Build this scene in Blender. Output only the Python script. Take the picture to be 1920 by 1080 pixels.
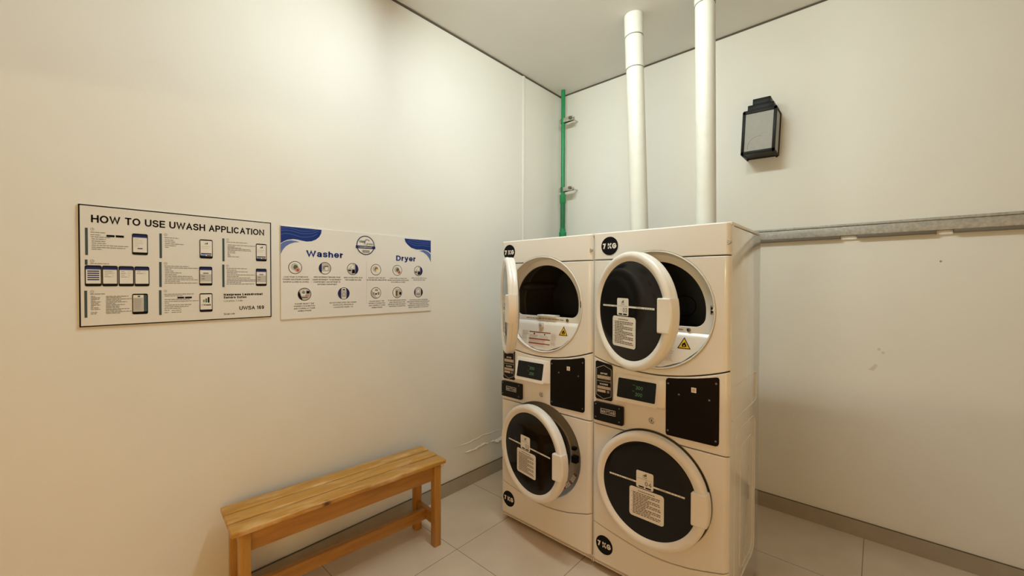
import bpy, bmesh, math, random
from math import sin, cos, pi, radians, sqrt
from mathutils import Vector, Matrix

for o in list(bpy.data.objects):
    bpy.data.objects.remove(o, do_unlink=True)
SC = bpy.context.scene
COL = SC.collection

# ------------------------------------------------------------------ room size (metres, camera stands over the origin)
EYE = 1.5732
X_L, Y_B, Z_C = -2.3464, 3.3084, 3.3983       # left wall, back wall, ceiling
X_R, Y_F = 1.75, -1.35                        # unseen right and front walls

# ------------------------------------------------------------------ camera
yaw, pitch, roll = 0.7347, -0.0139, 0.0025
F = Vector((-sin(yaw)*cos(pitch), cos(yaw)*cos(pitch), sin(pitch)))
R = Vector((cos(yaw), sin(yaw), 0))
U = R.cross(F)
R2 = R*cos(roll) + U*sin(roll)
U2 = -R*sin(roll) + U*cos(roll)
cam_d = bpy.data.cameras.new('camera')
cam_d.sensor_width = 36
cam_d.lens = 762.11/1920*36
cam_d.clip_start = 0.01
cam = bpy.data.objects.new('camera', cam_d)
COL.objects.link(cam)
cam.matrix_world = Matrix(((R2.x, U2.x, -F.x, 0), (R2.y, U2.y, -F.y, 0), (R2.z, U2.z, -F.z, EYE), (0, 0, 0, 1)))
SC.camera = cam

# ------------------------------------------------------------------ world, lights, exposure
SC.view_settings.view_transform = 'Standard'
SC.view_settings.look = 'None'
SC.view_settings.gamma = 1.0
SC.view_settings.use_curve_mapping = False
SC.view_settings.exposure = 0.0
world = bpy.data.worlds.new('world')
SC.world = world
world.use_nodes = True
world.node_tree.nodes['Background'].inputs[0].default_value = (1.0, 0.86, 0.66, 1)
world.node_tree.nodes['Background'].inputs[1].default_value = 0.05


def area(name, loc, target, sx, sy, power, color, spread=180):
    d = bpy.data.lights.new(name, 'AREA')
    d.shape = 'RECTANGLE'
    d.size, d.size_y = sx, sy
    d.energy, d.color = power, color
    d.spread = radians(spread)
    o = bpy.data.objects.new(name, d)
    o.location = loc
    o.rotation_euler = (Vector(target)-Vector(loc)).to_track_quat('-Z', 'Y').to_euler()
    COL.objects.link(o)
    return o


def spot(name, loc, target, power, color, angle, blend, rad):
    d = bpy.data.lights.new(name, 'SPOT')
    d.energy, d.color = power, color
    d.spot_size, d.spot_blend = radians(angle), blend
    d.shadow_soft_size = rad
    o = bpy.data.objects.new(name, d)
    o.location = loc
    o.rotation_euler = (Vector(target)-Vector(loc)).to_track_quat('-Z', 'Y').to_euler()
    COL.objects.link(o)
    return o


# a batten lamp on the ceiling in front of the machines (shining down and to both sides), and fill lights
# added unseen: warm ones behind two made-up doorways, a strip beyond the opening
def rgb_light(base, rgb, *a, **k):
    m = max(rgb)
    return area(*a, base*m, tuple(c/m for c in rgb), **k)


AX, AY = -1.10, 1.40
rgb_light(10, (1.08, 1.25, 1.35), 'batten_lamp_down', (AX, AY, Z_C-0.062), (AX, AY, 0), 1.14, 0.06)
rgb_light(8, (2.26, 2.52, 2.36), 'batten_lamp_far', (AX, AY+0.036, Z_C-0.03), (AX, AY+3, Z_C-0.5), 1.14, 0.05)
rgb_light(8, (2.26, 2.52, 2.36), 'batten_lamp_near', (AX, AY-0.036, Z_C-0.03), (AX, AY-3, Z_C-0.5), 1.14, 0.05)
rgb_light(20, (1.30, 0.56, 0.01), 'side_warm_fill', (X_R+0.10, -0.70, 1.00), (-2.0, 1.5, 0.7), 0.85, 1.8)  # added warm fill, set behind a made-up doorway in the right wall
rgb_light(20, (0.14, 0.05, 0.002), 'front_warm_fill', (-1.1, -1.45, 0.75), (-1.3, 2.0, 0.2), 0.85, 1.4, spread=130)  # added warm fill, set behind a made-up doorway in the front wall
rgb_light(110, (0.24, 0.22, 0.12), 'sill_edge_fill', (0.6, -4.0, 1.76), (0.2, 3.3, 1.9), 0.9, 0.06)  # added unseen strip light; the front sill cuts its edge across the back wall
world.node_tree.nodes['Background'].inputs[0].default_value = (1.0, 0.5, 0.2, 1)
world.node_tree.nodes['Background'].inputs[1].default_value = 0.02


# ------------------------------------------------------------------ materials
MATS = {}


def mat(name, col, rough=0.5, metal=0.0, coat=0.0, spec=0.5, emit=None, noise=0.0, nscale=30, bump=0.0, bscale=200):
    m = bpy.data.materials.new(name)
    m.use_nodes = True
    nt = m.node_tree
    b = nt.nodes['Principled BSDF']
    b.inputs['Base Color'].default_value = (*col, 1)
    b.inputs['Roughness'].default_value = rough
    b.inputs['Metallic'].default_value = metal
    b.inputs['Coat Weight'].default_value = coat
    b.inputs['Coat Roughness'].default_value = 0.08
    b.inputs['Specular IOR Level'].default_value = spec
    if emit:
        b.inputs['Emission Color'].default_value = (*emit[0], 1)
        b.inputs['Emission Strength'].default_value = emit[1]
    tc = nt.nodes.new('ShaderNodeTexCoord')
    if noise:
        n = nt.nodes.new('ShaderNodeTexNoise')
        n.inputs['Scale'].default_value = nscale
        n.inputs['Detail'].default_value = 6
        nt.links.new(tc.outputs['Object'], n.inputs['Vector'])
        r = nt.nodes.new('ShaderNodeValToRGB')
        r.color_ramp.elements[0].color = (*[c*(1-noise) for c in col], 1)
        r.color_ramp.elements[1].color = (*[min(1, c*(1+noise)) for c in col], 1)
        r.color_ramp.elements[0].position = 0.3
        r.color_ramp.elements[1].position = 0.7
        nt.links.new(n.outputs['Fac'], r.inputs['Fac'])
        nt.links.new(r.outputs['Color'], b.inputs['Base Color'])
    if bump:
        n2 = nt.nodes.new('ShaderNodeTexNoise')
        n2.inputs['Scale'].default_value = bscale
        n2.inputs['Detail'].default_value = 4
        nt.links.new(tc.outputs['Object'], n2.inputs['Vector'])
        bp = nt.nodes.new('ShaderNodeBump')
        bp.inputs['Strength'].default_value = bump
        bp.inputs['Distance'].default_value = 0.004
        nt.links.new(n2.outputs['Fac'], bp.inputs['Height'])
        nt.links.new(bp.outputs['Normal'], b.inputs['Normal'])
    MATS[name] = m
    return m


mat('wall_paint', (0.80, 0.79, 0.74), 0.55, spec=0.35, noise=0.012, nscale=3, bump=0.08, bscale=60)
mat('ceiling_paint', (0.82, 0.815, 0.785), 0.7, spec=0.2, noise=0.01, nscale=4)
mat('gap_dark', (0.10, 0.085, 0.06), 0.8)
mat('skirting_tile', (0.37, 0.32, 0.25), 0.35, noise=0.06, nscale=9)
mat('enamel', (0.82, 0.79, 0.73), 0.28, coat=0.35)
mat('side_enamel', (0.80, 0.785, 0.73), 0.11, coat=0.8)
mat('white_plastic', (0.84, 0.81, 0.75), 0.3, coat=0.15)
mat('pale_plastic', (0.74, 0.73, 0.70), 0.22, coat=0.4)
mat('scoop_shade', (0.46, 0.43, 0.38), 0.4)  # recess shading of the panel fastener, put into its grey
mat('grey_plastic', (0.36, 0.34, 0.31), 0.4)
mat('black_glass', (0.004, 0.004, 0.004), 0.09, spec=0.32)
mat('black_plate', (0.005, 0.0035, 0.003), 0.3, spec=0.14)
mat('black_plastic', (0.006, 0.006, 0.006), 0.38, spec=0.2)
mat('rubber', (0.02, 0.02, 0.02), 0.7)
mat('drum_metal', (0.10, 0.10, 0.10), 0.42, metal=0.5)
mat('chrome', (0.62, 0.60, 0.56), 0.25, metal=1.0)
mat('screw_dark', (0.20, 0.20, 0.22), 0.35, metal=1.0)
mat('lcd', (0.006, 0.009, 0.009), 0.12, spec=0.25)
mat('lcd_digit', (0.05, 0.14, 0.06), 0.4, emit=((0.12, 0.42, 0.16), 0.10))
mat('print_white', (0.80, 0.78, 0.72), 0.5)
mat('print_black', (0.006, 0.006, 0.008), 0.5, spec=0.12)
mat('print_grey', (0.26, 0.25, 0.23), 0.6)
mat('print_pale', (0.52, 0.50, 0.46), 0.6)
mat('print_navy', (0.016, 0.024, 0.11), 0.5, spec=0.2)
mat('print_blue', (0.012, 0.036, 0.20), 0.5, spec=0.2)
mat('print_sky', (0.10, 0.16, 0.40), 0.45)
mat('print_teal', (0.035, 0.075, 0.085), 0.5)
mat('print_green', (0.06, 0.16, 0.07), 0.5)
mat('print_red', (0.28, 0.05, 0.03), 0.5)
mat('print_pink', (0.55, 0.27, 0.22), 0.5)
mat('print_brown', (0.13, 0.09, 0.05), 0.5)
mat('print_yellow', (0.80, 0.52, 0.02), 0.5)
mat('print_tan', (0.62, 0.50, 0.36), 0.5)
mat('sign_board', (0.76, 0.745, 0.70), 0.42)
mat('sign_board_white', (0.80, 0.79, 0.76), 0.35, coat=0.2)
mat('pvc', (0.66, 0.65, 0.585), 0.45, noise=0.03, nscale=14, bump=0.10, bscale=70)
mat('green_plastic', (0.012, 0.26, 0.085), 0.35)
mat('green_dark', (0.010, 0.16, 0.06), 0.4)
mat('aluminium', (0.42, 0.41, 0.38), 0.5, metal=0.35, noise=0.2, nscale=60)
mat('aluminium_dark', (0.16, 0.14, 0.11), 0.6, metal=0.3)
mat('lamp_black', (0.007, 0.006, 0.005), 0.45, spec=0.2)
mat('frosted', (0.40, 0.40, 0.38), 0.55, spec=0.2, noise=0.04, nscale=40)
mat('frosted_mark', (0.24, 0.24, 0.22), 0.5)
mat('stain', (0.30, 0.26, 0.20), 0.7)
mat('stain_soft', (0.66, 0.63, 0.55), 0.7)
mat('lamp_glow', (0.9, 0.85, 0.7), 0.5, emit=((1.0, 0.95, 0.85), 0.05))


def tile_material():
    m = bpy.data.materials.new('floor_tile')
    m.use_nodes = True
    nt = m.node_tree
    b = nt.nodes['Principled BSDF']
    tc = nt.nodes.new('ShaderNodeTexCoord')
    mp = nt.nodes.new('ShaderNodeMapping')
    mp.inputs['Location'].default_value = (1.8285+0.592*10, -0.953+0.592*10, 0)
    nt.links.new(tc.outputs['Object'], mp.inputs['Vector'])
    br = nt.nodes.new('ShaderNodeTexBrick')
    br.offset = 0
    br.squash = 1
    br.inputs['Scale'].default_value = 1.0
    br.inputs['Brick Width'].default_value = 0.592
    br.inputs['Row Height'].default_value = 0.592
    br.inputs['Mortar Size'].default_value = 0.0022
    br.inputs['Mortar Smooth'].default_value = 0.1
    br.inputs['Bias'].default_value = 0
    br.inputs['Color1'].default_value = (0.69, 0.57, 0.44, 1)
    br.inputs['Color2'].default_value = (0.67, 0.55, 0.425, 1)
    br.inputs['Mortar'].default_value = (0.27, 0.20, 0.13, 1)
    nt.links.new(mp.outputs['Vector'], br.inputs['Vector'])
    n = nt.nodes.new('ShaderNodeTexNoise')
    n.inputs['Scale'].default_value = 3.5
    n.inputs['Detail'].default_value = 8
    nt.links.new(tc.outputs['Object'], n.inputs['Vector'])
    r = nt.nodes.new('ShaderNodeValToRGB')
    r.color_ramp.elements[0].position = 0.3
    r.color_ramp.elements[0].color = (0.86, 0.85, 0.82, 1)
    r.color_ramp.elements[1].position = 0.7
    r.color_ramp.elements[1].color = (1, 1, 1, 1)
    nt.links.new(n.outputs['Fac'], r.inputs['Fac'])
    mx = nt.nodes.new('ShaderNodeMixRGB')
    mx.blend_type = 'MULTIPLY'
    mx.inputs[0].default_value = 1
    nt.links.new(br.outputs['Color'], mx.inputs[1])
    nt.links.new(r.outputs['Color'], mx.inputs[2])
    nt.links.new(mx.outputs[0], b.inputs['Base Color'])
    b.inputs['Roughness'].default_value = 0.34
    MATS['floor_tile'] = m


tile_material()


def wood_material(name, axis, base, dark, worn=0.0):
    """varnished pine with the grain along one object axis (0 x, 1 y, 2 z), knots, optional worn patches"""
    m = bpy.data.materials.new(name)
    m.use_nodes = True
    nt = m.node_tree
    b = nt.nodes['Principled BSDF']
    tc = nt.nodes.new('ShaderNodeTexCoord')
    mp = nt.nodes.new('ShaderNodeMapping')
    s = [1.0, 1.0, 1.0]
    s[axis] = 0.09
    mp.inputs['Scale'].default_value = s
    nt.links.new(tc.outputs['Object'], mp.inputs['Vector'])
    n = nt.nodes.new('ShaderNodeTexNoise')
    n.inputs['Scale'].default_value = 42
    n.inputs['Detail'].default_value = 7
    n.inputs['Distortion'].default_value = 0.6
    nt.links.new(mp.outputs['Vector'], n.inputs['Vector'])
    r = nt.nodes.new('ShaderNodeValToRGB')
    e = r.color_ramp.elements
    e[0].position, e[0].color = 0.28, (*dark, 1)
    e[1].position, e[1].color = 0.62, (*base, 1)
    nt.links.new(n.outputs['Fac'], r.inputs['Fac'])
    # knots: small voronoi cells, stretched along the grain
    mp2 = nt.nodes.new('ShaderNodeMapping')
    s2 = [1.0, 1.0, 1.0]
    s2[axis] = 0.55
    mp2.inputs['Scale'].default_value = s2
    nt.links.new(tc.outputs['Object'], mp2.inputs['Vector'])
    v = nt.nodes.new('ShaderNodeTexVoronoi')
    v.inputs['Scale'].default_value = 6.5
    nt.links.new(mp2.outputs['Vector'], v.inputs['Vector'])
    kr = nt.nodes.new('ShaderNodeValToRGB')
    kr.color_ramp.elements[0].position, kr.color_ramp.elements[0].color = 0.05, (1, 1, 1, 1)
    kr.color_ramp.elements[1].position, kr.color_ramp.elements[1].color = 0.11, (0, 0, 0, 1)
    nt.links.new(v.outputs['Distance'], kr.inputs['Fac'])
    mx = nt.nodes.new('ShaderNodeMixRGB')
    nt.links.new(kr.outputs['Color'], mx.inputs[0])
    nt.links.new(r.outputs['Color'], mx.inputs[1])
    mx.inputs[2].default_value = (0.075, 0.022, 0.006, 1)
    last = mx.outputs[0]
    if worn:
        n3 = nt.nodes.new('ShaderNodeTexNoise')
        n3.inputs['Scale'].default_value = 16
        n3.inputs['Detail'].default_value = 8
        mp3 = nt.nodes.new('ShaderNodeMapping')
        s3 = [1.0, 1.0, 1.0]
        s3[axis] = 0.35
        mp3.inputs['Scale'].default_value = s3
        nt.links.new(tc.outputs['Object'], mp3.inputs['Vector'])
        nt.links.new(mp3.outputs['Vector'], n3.inputs['Vector'])
        r3 = nt.nodes.new('ShaderNodeValToRGB')
        r3.color_ramp.elements[0].position, r3.color_ramp.elements[0].color = 0.52, (0, 0, 0, 1)
        r3.color_ramp.elements[1].position, r3.color_ramp.elements[1].color = 0.68, (worn, worn, worn, 1)
        nt.links.new(n3.outputs['Fac'], r3.inputs['Fac'])
        m3 = nt.nodes.new('ShaderNodeMixRGB')
        nt.links.new(r3.outputs['Color'], m3.inputs[0])
        nt.links.new(last, m3.inputs[1])
        m3.inputs[2].default_value = (0.70, 0.46, 0.22, 1)
        last = m3.outputs[0]
    nt.links.new(last, b.inputs['Base Color'])
    b.inputs['Roughness'].default_value = 0.36
    b.inputs['Coat Weight'].default_value = 0.15
    MATS[name] = m


wood_material('pine_top', 1, (0.52, 0.27, 0.045), (0.37, 0.165, 0.020), 0.75)
wood_material('pine_rail', 1, (0.43, 0.205, 0.030), (0.31, 0.130, 0.015))
wood_material('pine_leg', 2, (0.46, 0.225, 0.032), (0.34, 0.145, 0.017))
wood_material('pine_cross', 0, (0.41, 0.195, 0.030), (0.29, 0.12, 0.015))


# ------------------------------------------------------------------ mesh helpers
def curve_mesh(polys, depth, bevel=0.0, res=2):
    """2-D outlines (first one outer, others holes) filled and extruded; result lies in x,y with z = thickness"""
    cu = bpy.data.curves.new('outline', 'CURVE')
    cu.dimensions = '2D'
    cu.fill_mode = 'BOTH'
    cu.extrude = max(depth/2-bevel, 1e-5)
    if bevel:
        cu.bevel_depth = bevel
        cu.bevel_resolution = res
        cu.offset = -bevel
    for p in polys:
        sp = cu.splines.new('POLY')
        sp.points.add(len(p)-1)
        for q, (x, y) in zip(sp.points, p):
            q.co = (x, y, 0, 1)
        sp.use_cyclic_u = True
    o = bpy.data.objects.new('outline', cu)
    COL.objects.link(o)
    dg = bpy.context.evaluated_depsgraph_get()
    me = bpy.data.meshes.new_from_object(o.evaluated_get(dg))
    bpy.data.objects.remove(o, do_unlink=True)
    bpy.data.curves.remove(cu)
    return me


# ------------------------------------------------------------------ a plain sans-serif drawn with strokes
# glyph: (width / cap height, strokes); strokes are centre lines in a 0..1 box (x right, y up, 1 = cap height)


def _a(cx, cy, rx, ry, a0, a1, n=14):
    return [(cx+rx*cos(radians(a0+(a1-a0)*i/n)), cy+ry*sin(radians(a0+(a1-a0)*i/n))) for i in range(n+1)]


XH = 0.76                                  # height of the small letters
_o = _a(.5, .5, .5, .5, 90, 450, 28)
_xo = [(x, y*XH) for x, y in _o]
_S = _a(.5, .76, .47, .24, 25, 180, 10)+_a(.5, .755, .47, .245, 180, 270, 8)[1:]+_a(.5, .25, .5, .26, 90, -90, 14)+_a(.5, .25, .5, .25, -90, -160, 8)[1:]
STROKE = {
    'A': (.78, [[(0, 0), (.5, 1), (1, 0)], [(.2, .33), (.8, .33)]]),
    'B': (.72, [[(0, 0), (0, 1), (.55, 1)]+_a(.6, .765, .34, .235, 90, -90)+[(0, .53)], [(.55, .53)]+_a(.64, .265, .36, .265, 90, -90)+[(0, 0)]]),
    'C': (.82, [_a(.5, .5, .5, .5, 45, 315, 24)]),
    'D': (.76, [[(0, 0), (0, 1), (.42, 1)]+_a(.45, .5, .55, .5, 90, -90, 18)+[(0, 0)]]),
    'E': (.66, [[(1, 1), (0, 1), (0, 0), (1, 0)], [(0, .52), (.92, .52)]]),
    'F': (.62, [[(1, 1), (0, 1), (0, 0)], [(0, .5), (.88, .5)]]),
    'G': (.86, [_a(.5, .5, .5, .5, 48, 330, 24)+[(1, .28), (1, .47), (.56, .47)]]),
    'H': (.76, [[(0, 0), (0, 1)], [(1, 0), (1, 1)], [(0, .52), (1, .52)]]),
    'I': (.12, [[(.5, 0), (.5, 1)]]),
    'J': (.56, [[(1, 1), (1, .3)]+_a(.5, .28, .5, .28, 0, -180, 12)]),
    'K': (.76, [[(0, 0), (0, 1)], [(.95, 1), (0, .36)], [(.33, .58), (1, 0)]]),
    'L': (.60, [[(0, 1), (0, 0), (1, 0)]]),
    'M': (.88, [[(0, 0), (0, 1), (.5, .05), (1, 1), (1, 0)]]),
    'N': (.78, [[(0, 0), (0, 1), (1, 0), (1, 1)]]),
    'O': (.88, [_o]),
    'P': (.70, [[(0, 0), (0, 1), (.55, 1)]+_a(.6, .73, .4, .27, 90, -90)+[(0, .46)]]),
    'Q': (.88, [_o, [(.62, .25), (1, -.04)]]),
    'R': (.76, [[(0, 0), (0, 1), (.55, 1)]+_a(.58, .74, .38, .26, 90, -90)+[(0, .48)], [(.55, .48), (1, 0)]]),
    'S': (.72, [_S]),
    'T': (.70, [[(0, 1), (1, 1)], [(.5, 1), (.5, 0)]]),
    'U': (.76, [[(0, 1), (0, .36)]+_a(.5, .36, .5, .36, 180, 360, 16)+[(1, 1)]]),
    'V': (.76, [[(0, 1), (.5, 0), (1, 1)]]),
    'W': (1.12, [[(0, 1), (.24, 0), (.5, .95), (.76, 0), (1, 1)]]),
    'X': (.74, [[(0, 0), (1, 1)], [(0, 1), (1, 0)]]),
    'Y': (.74, [[(0, 1), (.5, .46), (1, 1)], [(.5, .46), (.5, 0)]]),
    'Z': (.68, [[(0, 1), (1, 1), (0, 0), (1, 0)]]),
    '0': (.58, [_o]),
    '1': (.40, [[(.0, .78), (.75, 1), (.75, 0)]]),
    '2': (.58, [_a(.5, .72, .48, .28, 165, -20, 12)+[(0, 0), (1, 0)]]),
    '3': (.58, [_a(.48, .75, .45, .25, 150, -90, 14), _a(.48, .26, .5, .26, 90, -150, 14)]),
    '4': (.62, [[(.75, 0), (.75, 1), (0, .3), (1, .3)]]),
    '5': (.58, [[(.92, 1), (.12, 1), (.05, .52)]+_a(.48, .33, .5, .33, 120, -150, 14)]),
    '6': (.58, [_a(.5, .5, .5, .5, 60, 180, 12)+[(0, .33)], _a(.5, .31, .5, .31, 180, -180, 22)]),
    '7': (.56, [[(0, 1), (1, 1), (.35, 0)]]),
    '8': (.58, [_a(.5, .76, .42, .24, 90, 450, 20), _a(.5, .27, .5, .27, 90, 450, 20)]),
    '9': (.58, [_a(.5, .5, .5, .5, -120, 0, 12)+[(1, .67)], _a(.5, .69, .5, .31, 0, 360, 22)]),
    'a': (.60, [_a(.48, .52, .46, .24, 150, 0, 10)+[(.94, 0)], [(.94, .39), (.48, .38)]+_a(.40, .19, .40, .19, 90, 285, 12)+[(.94, .14)]]),
    'c': (.60, [[(x, y*XH) for x, y in _a(.5, .5, .5, .5, 45, 315, 20)]]),
    'd': (.64, [_xo, [(1, 0), (1, 1)]]),
    'e': (.64, [[(0, .37), (1, .37)]+[(x, y*XH) for x, y in _a(.5, .5, .5, .5, 2, 318, 22)]]),
    'h': (.60, [[(0, 0), (0, 1)], [(0, .40)]+_a(.5, .42, .5, .31, 165, 0, 12)+[(1, 0)]]),
    'i': (.10, [[(.5, 0), (.5, XH)], [(.5, .93), (.5, 1)]]),
    'm': (.98, [[(0, 0), (0, XH)], [(0, .46)]+_a(.25, .5, .25, .23, 165, 0, 10)+[(.5, 0)], [(.5, .46)]+_a(.75, .5, .25, .23, 165, 0, 10)+[(1, 0)]]),
    'n': (.60, [[(0, 0), (0, XH)], [(0, .42)]+_a(.5, .42, .5, .31, 165, 0, 12)+[(1, 0)]]),
    'o': (.64, [_xo]),
    'p': (.64, [_xo, [(0, XH), (0, -.3)]]),
    'r': (.40, [[(0, 0), (0, XH)], [(0, .38)]+_a(.8, .30, .78, .41, 165, 80, 8)]),
    's': (.56, [[(x, y*XH) for x, y in _S]]),
    't': (.38, [[(.4, 1), (.4, .2)]+_a(.8, .2, .4, .2, 180, 280, 7), [(0, XH), (1, XH)]]),
    'u': (.60, [[(0, XH), (0, .3)]+_a(.5, .30, .5, .30, 180, 360, 12)+[(1, XH)], [(1, .3), (1, 0)]]),
    'x': (.60, [[(0, 0), (1, XH)], [(0, XH), (1, 0)]]),
    'y': (.62, [[(0, XH), (.5, .02)], [(1, XH), (.42, -.2), (.25, -.3), (.05, -.3)]]),
    '&': (.76, [[(1, 0), (.28, .68)]+_a(.42, .82, .24, .18, 220, -50, 12)+[(.2, .48)]+_a(.38, .24, .38, .24, 130, 330, 12)+[(1, .5)]]),
    '=': (.56, [[(0, .36), (1, .36)], [(0, .64), (1, .64)]]),
    ',': (.12, [[(.5, .04), (.1, -.14)]]),
    '(': (.26, [_a(1.0, .45, 1.0, .6, 120, 240, 8)]),
    ')': (.26, [_a(0.0, .45, 1.0, .6, 60, -60, 8)]),
}


def stroke_geo(s, t):
    """triangles of a word: letters one cap height tall, stroke thickness t, scaled by the caller"""
    vs, fs, x0 = [], [], 0.0
    for ch in s:
        if ch == ' ':
            x0 += 0.36+t*0.2
            continue
        w, strokes = STROKE[ch]
        wi = w if w > 0.2 else t*1.02
        sc = max(0.0, wi-t) if w > 0.2 else 0.0
        for st in strokes:
            pts = [(x0+t/2+px*sc if w > 0.2 else x0+wi/2+(px-.5)*w, t/2+py*(1-t)) for px, py in st]
            closed = abs(pts[0][0]-pts[-1][0])+abs(pts[0][1]-pts[-1][1]) < 1e-4
            m = len(pts)
            L, R_ = [], []
            for i, (px, py) in enumerate(pts):
                if closed:
                    a, c = pts[(i-1) % (m-1)], pts[(i+1) % (m-1)]
                else:
                    a, c = pts[max(i-1, 0)], pts[min(i+1, m-1)]
                d1 = Vector((px-a[0], py-a[1]))
                d2 = Vector((c[0]-px, c[1]-py))
                if d1.length < 1e-9:
                    d1 = d2
                if d2.length < 1e-9:
                    d2 = d1
                d1.normalize()
                d2.normalize()
                n = Vector((-(d1.y+d2.y), d1.x+d2.x))
                n = n.normalized() if n.length > 1e-6 else Vector((-d1.y, d1.x))
                k = max(0.45, n.dot(Vector((-d1.y, d1.x))))
                q = Vector((px, py))
                if not closed and i == 0:
                    q = q-d2*t/2
                if not closed and i == m-1:
                    q = q+d1*t/2
                L.append(q+n*t/2/k)
                R_.append(q-n*t/2/k)
            b = len(vs)
            for l, r in zip(L, R_):
                vs += [(l.x, l.y), (r.x, r.y)]
            fs += [(b+2*i, b+2*i+1, b+2*i+3, b+2*i+2) for i in range(m-1)]
        x0 += wi+0.07+t*0.16
    return vs, fs


class MB:
    """collects geometry in several materials, builds ONE mesh object"""

    def __init__(self):
        self.v, self.f, self.m = [], [], []

    def add(self, vs, fs, m):
        k = len(self.v)
        self.v += [tuple(v) for v in vs]
        self.f += [tuple(i+k for i in f) for f in fs]
        self.m += [m]*len(fs)
        return self

    def mesh(self, me, m, fn):
        return self.add([fn(v.co) for v in me.vertices], [tuple(p.vertices) for p in me.polygons], m)

    def bm(self, b, m):
        b.verts.index_update()
        self.add([v.co.copy() for v in b.verts], [tuple(v.index for v in f.verts) for f in b.faces], m)
        b.free()
        return self

    def box(self, x0, x1, y0, y1, z0, z1, m, bev=0.0, seg=2):
        b = bmesh.new()
        bmesh.ops.create_cube(b, size=1)
        for v in b.verts:
            v.co = ((x0+x1)/2+v.co.x*(x1-x0), (y0+y1)/2+v.co.y*(y1-y0), (z0+z1)/2+v.co.z*(z1-z0))
        if bev:
            bmesh.ops.bevel(b, geom=list(b.edges), offset=bev, segments=seg, profile=0.5, affect='EDGES')
        return self.bm(b, m)

    def slab(self, polys, y0, depth, m, bevel=0.003, res=2, xr=None, rad=0.0):
        """outline in x,z standing upright, front at y0; vertical edges at x = xr[0], xr[1] rounded back"""
        me = curve_mesh(polys, depth, bevel, res)
        b = bmesh.new()
        b.from_mesh(me)
        bpy.data.meshes.remove(me)
        for v in b.verts:
            x, y, z = v.co
            v.co = (x, y0+depth/2-z, y)
        if rad:
            cuts = []
            for t in (0.03, 0.12, 0.28, 0.5, 0.75, 1.0):
                cuts += [xr[0]+rad*t, xr[1]-rad*t]
            for c in cuts:
                bmesh.ops.bisect_plane(b, geom=list(b.verts)+list(b.edges)+list(b.faces), dist=1e-6, plane_co=(c, 0, 0), plane_no=(1, 0, 0))
            for v in b.verts:
                e = min(v.co.x-xr[0], xr[1]-v.co.x)
                e = max(0.0, min(rad, e))
                v.co.y += rad-sqrt(max(0, rad*rad-(rad-e)**2))
        bmesh.ops.recalc_face_normals(b, faces=b.faces)
        return self.bm(b, m)

    def lathe(self, prof, place, m, n=96, cap0=False, cap1=False):
        """prof = [(r, h)], place(a, b, h) -> point, a,b in the plane of the circle"""
        vs, fs = [], []
        for r, h in prof:
            for i in range(n):
                t = 2*pi*i/n
                vs.append(place(r*cos(t), r*sin(t), h))
        for k in range(len(prof)-1):
            for i in range(n):
                j = (i+1) % n
                fs.append((k*n+i, k*n+j, (k+1)*n+j, (k+1)*n+i))
        if cap0:
            fs.append(tuple(range(n))[::-1])
        if cap1:
            fs.append(tuple(range((len(prof)-1)*n, len(prof)*n)))
        return self.add(vs, fs, m)

    def tube(self, pts, r, m, n=16, caps=True):
        pts = [Vector(p) for p in pts]
        rs = r if isinstance(r, (list, tuple)) else [r]*len(pts)
        vs, fs = [], []
        ref = None
        for k, p in enumerate(pts):
            d = (pts[min(k+1, len(pts)-1)]-pts[max(k-1, 0)]).normalized()
            if ref is None:
                ref = Vector((1, 0, 0)) if abs(d.x) < 0.8 else Vector((0, 0, 1))
            a = (ref-d*ref.dot(d)).normalized()
            ref = a
            c = d.cross(a)
            for i in range(n):
                t = 2*pi*i/n
                vs.append(p+(a*cos(t)+c*sin(t))*rs[k])
        for k in range(len(pts)-1):
            for i in range(n):
                j = (i+1) % n
                fs.append((k*n+i, k*n+j, (k+1)*n+j, (k+1)*n+i))
        if caps:
            fs.append(tuple(range(n))[::-1])
            fs.append(tuple(range((len(pts)-1)*n, len(pts)*n)))
        return self.add(vs, fs, m)

    # printing on a flat face: place(u, v, layer) -> point
    def flat(self, pts, place, layer, m):
        return self.add([place(u, v, layer) for u, v in pts], [tuple(range(len(pts)))], m)

    def rect(self, r, place, layer, m):
        u0, v0, u1, v1 = r
        return self.flat([(u0, v0), (u1, v0), (u1, v1), (u0, v1)], place, layer, m)

    def rrect(self, r, rad, place, layer, m):
        return self.flat(rrect_pts(*r, rad), place, layer, m)

    def disc(self, u, v, r, place, layer, m, n=40, sx=1.0):
        return self.flat([(u+r*sx*cos(2*pi*i/n), v+r*sin(2*pi*i/n)) for i in range(n)], place, layer, m)

    def ring(self, u, v, r0, r1, place, layer, m, n=48, sx=1.0):
        vs = [place(u+r*sx*cos(2*pi*i/n), v+r*sin(2*pi*i/n), layer) for r in (r0, r1) for i in range(n)]
        return self.add(vs, [(i, (i+1) % n, n+(i+1) % n, n+i) for i in range(n)], m)

    def line(self, pts, w, place, layer, m):
        for (a, b), (c, d) in zip(pts[:-1], pts[1:]):
            l = sqrt((c-a)**2+(d-b)**2) or 1
            nx, ny = -(d-b)/l*w/2, (c-a)/l*w/2
            self.flat([(a-nx, b-ny), (c-nx, d-ny), (c+nx, d+ny), (a+nx, b+ny)], place, layer, m)
        return self

    def text(self, s, box, place, layer, m, t=0.13):
        """a line of lettering filling the box (cap height = box height; tails hang below)"""
        vs, fs = stroke_geo(s, t)
        u0, v0, u1, v1 = box
        xs = [x for x, _ in vs]
        xa, xb = min(xs), max(xs)
        return self.add([place(u0+(x-xa)/(xb-xa)*(u1-u0), v0+y*(v1-v0), layer) for x, y in vs], fs, m)

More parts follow.
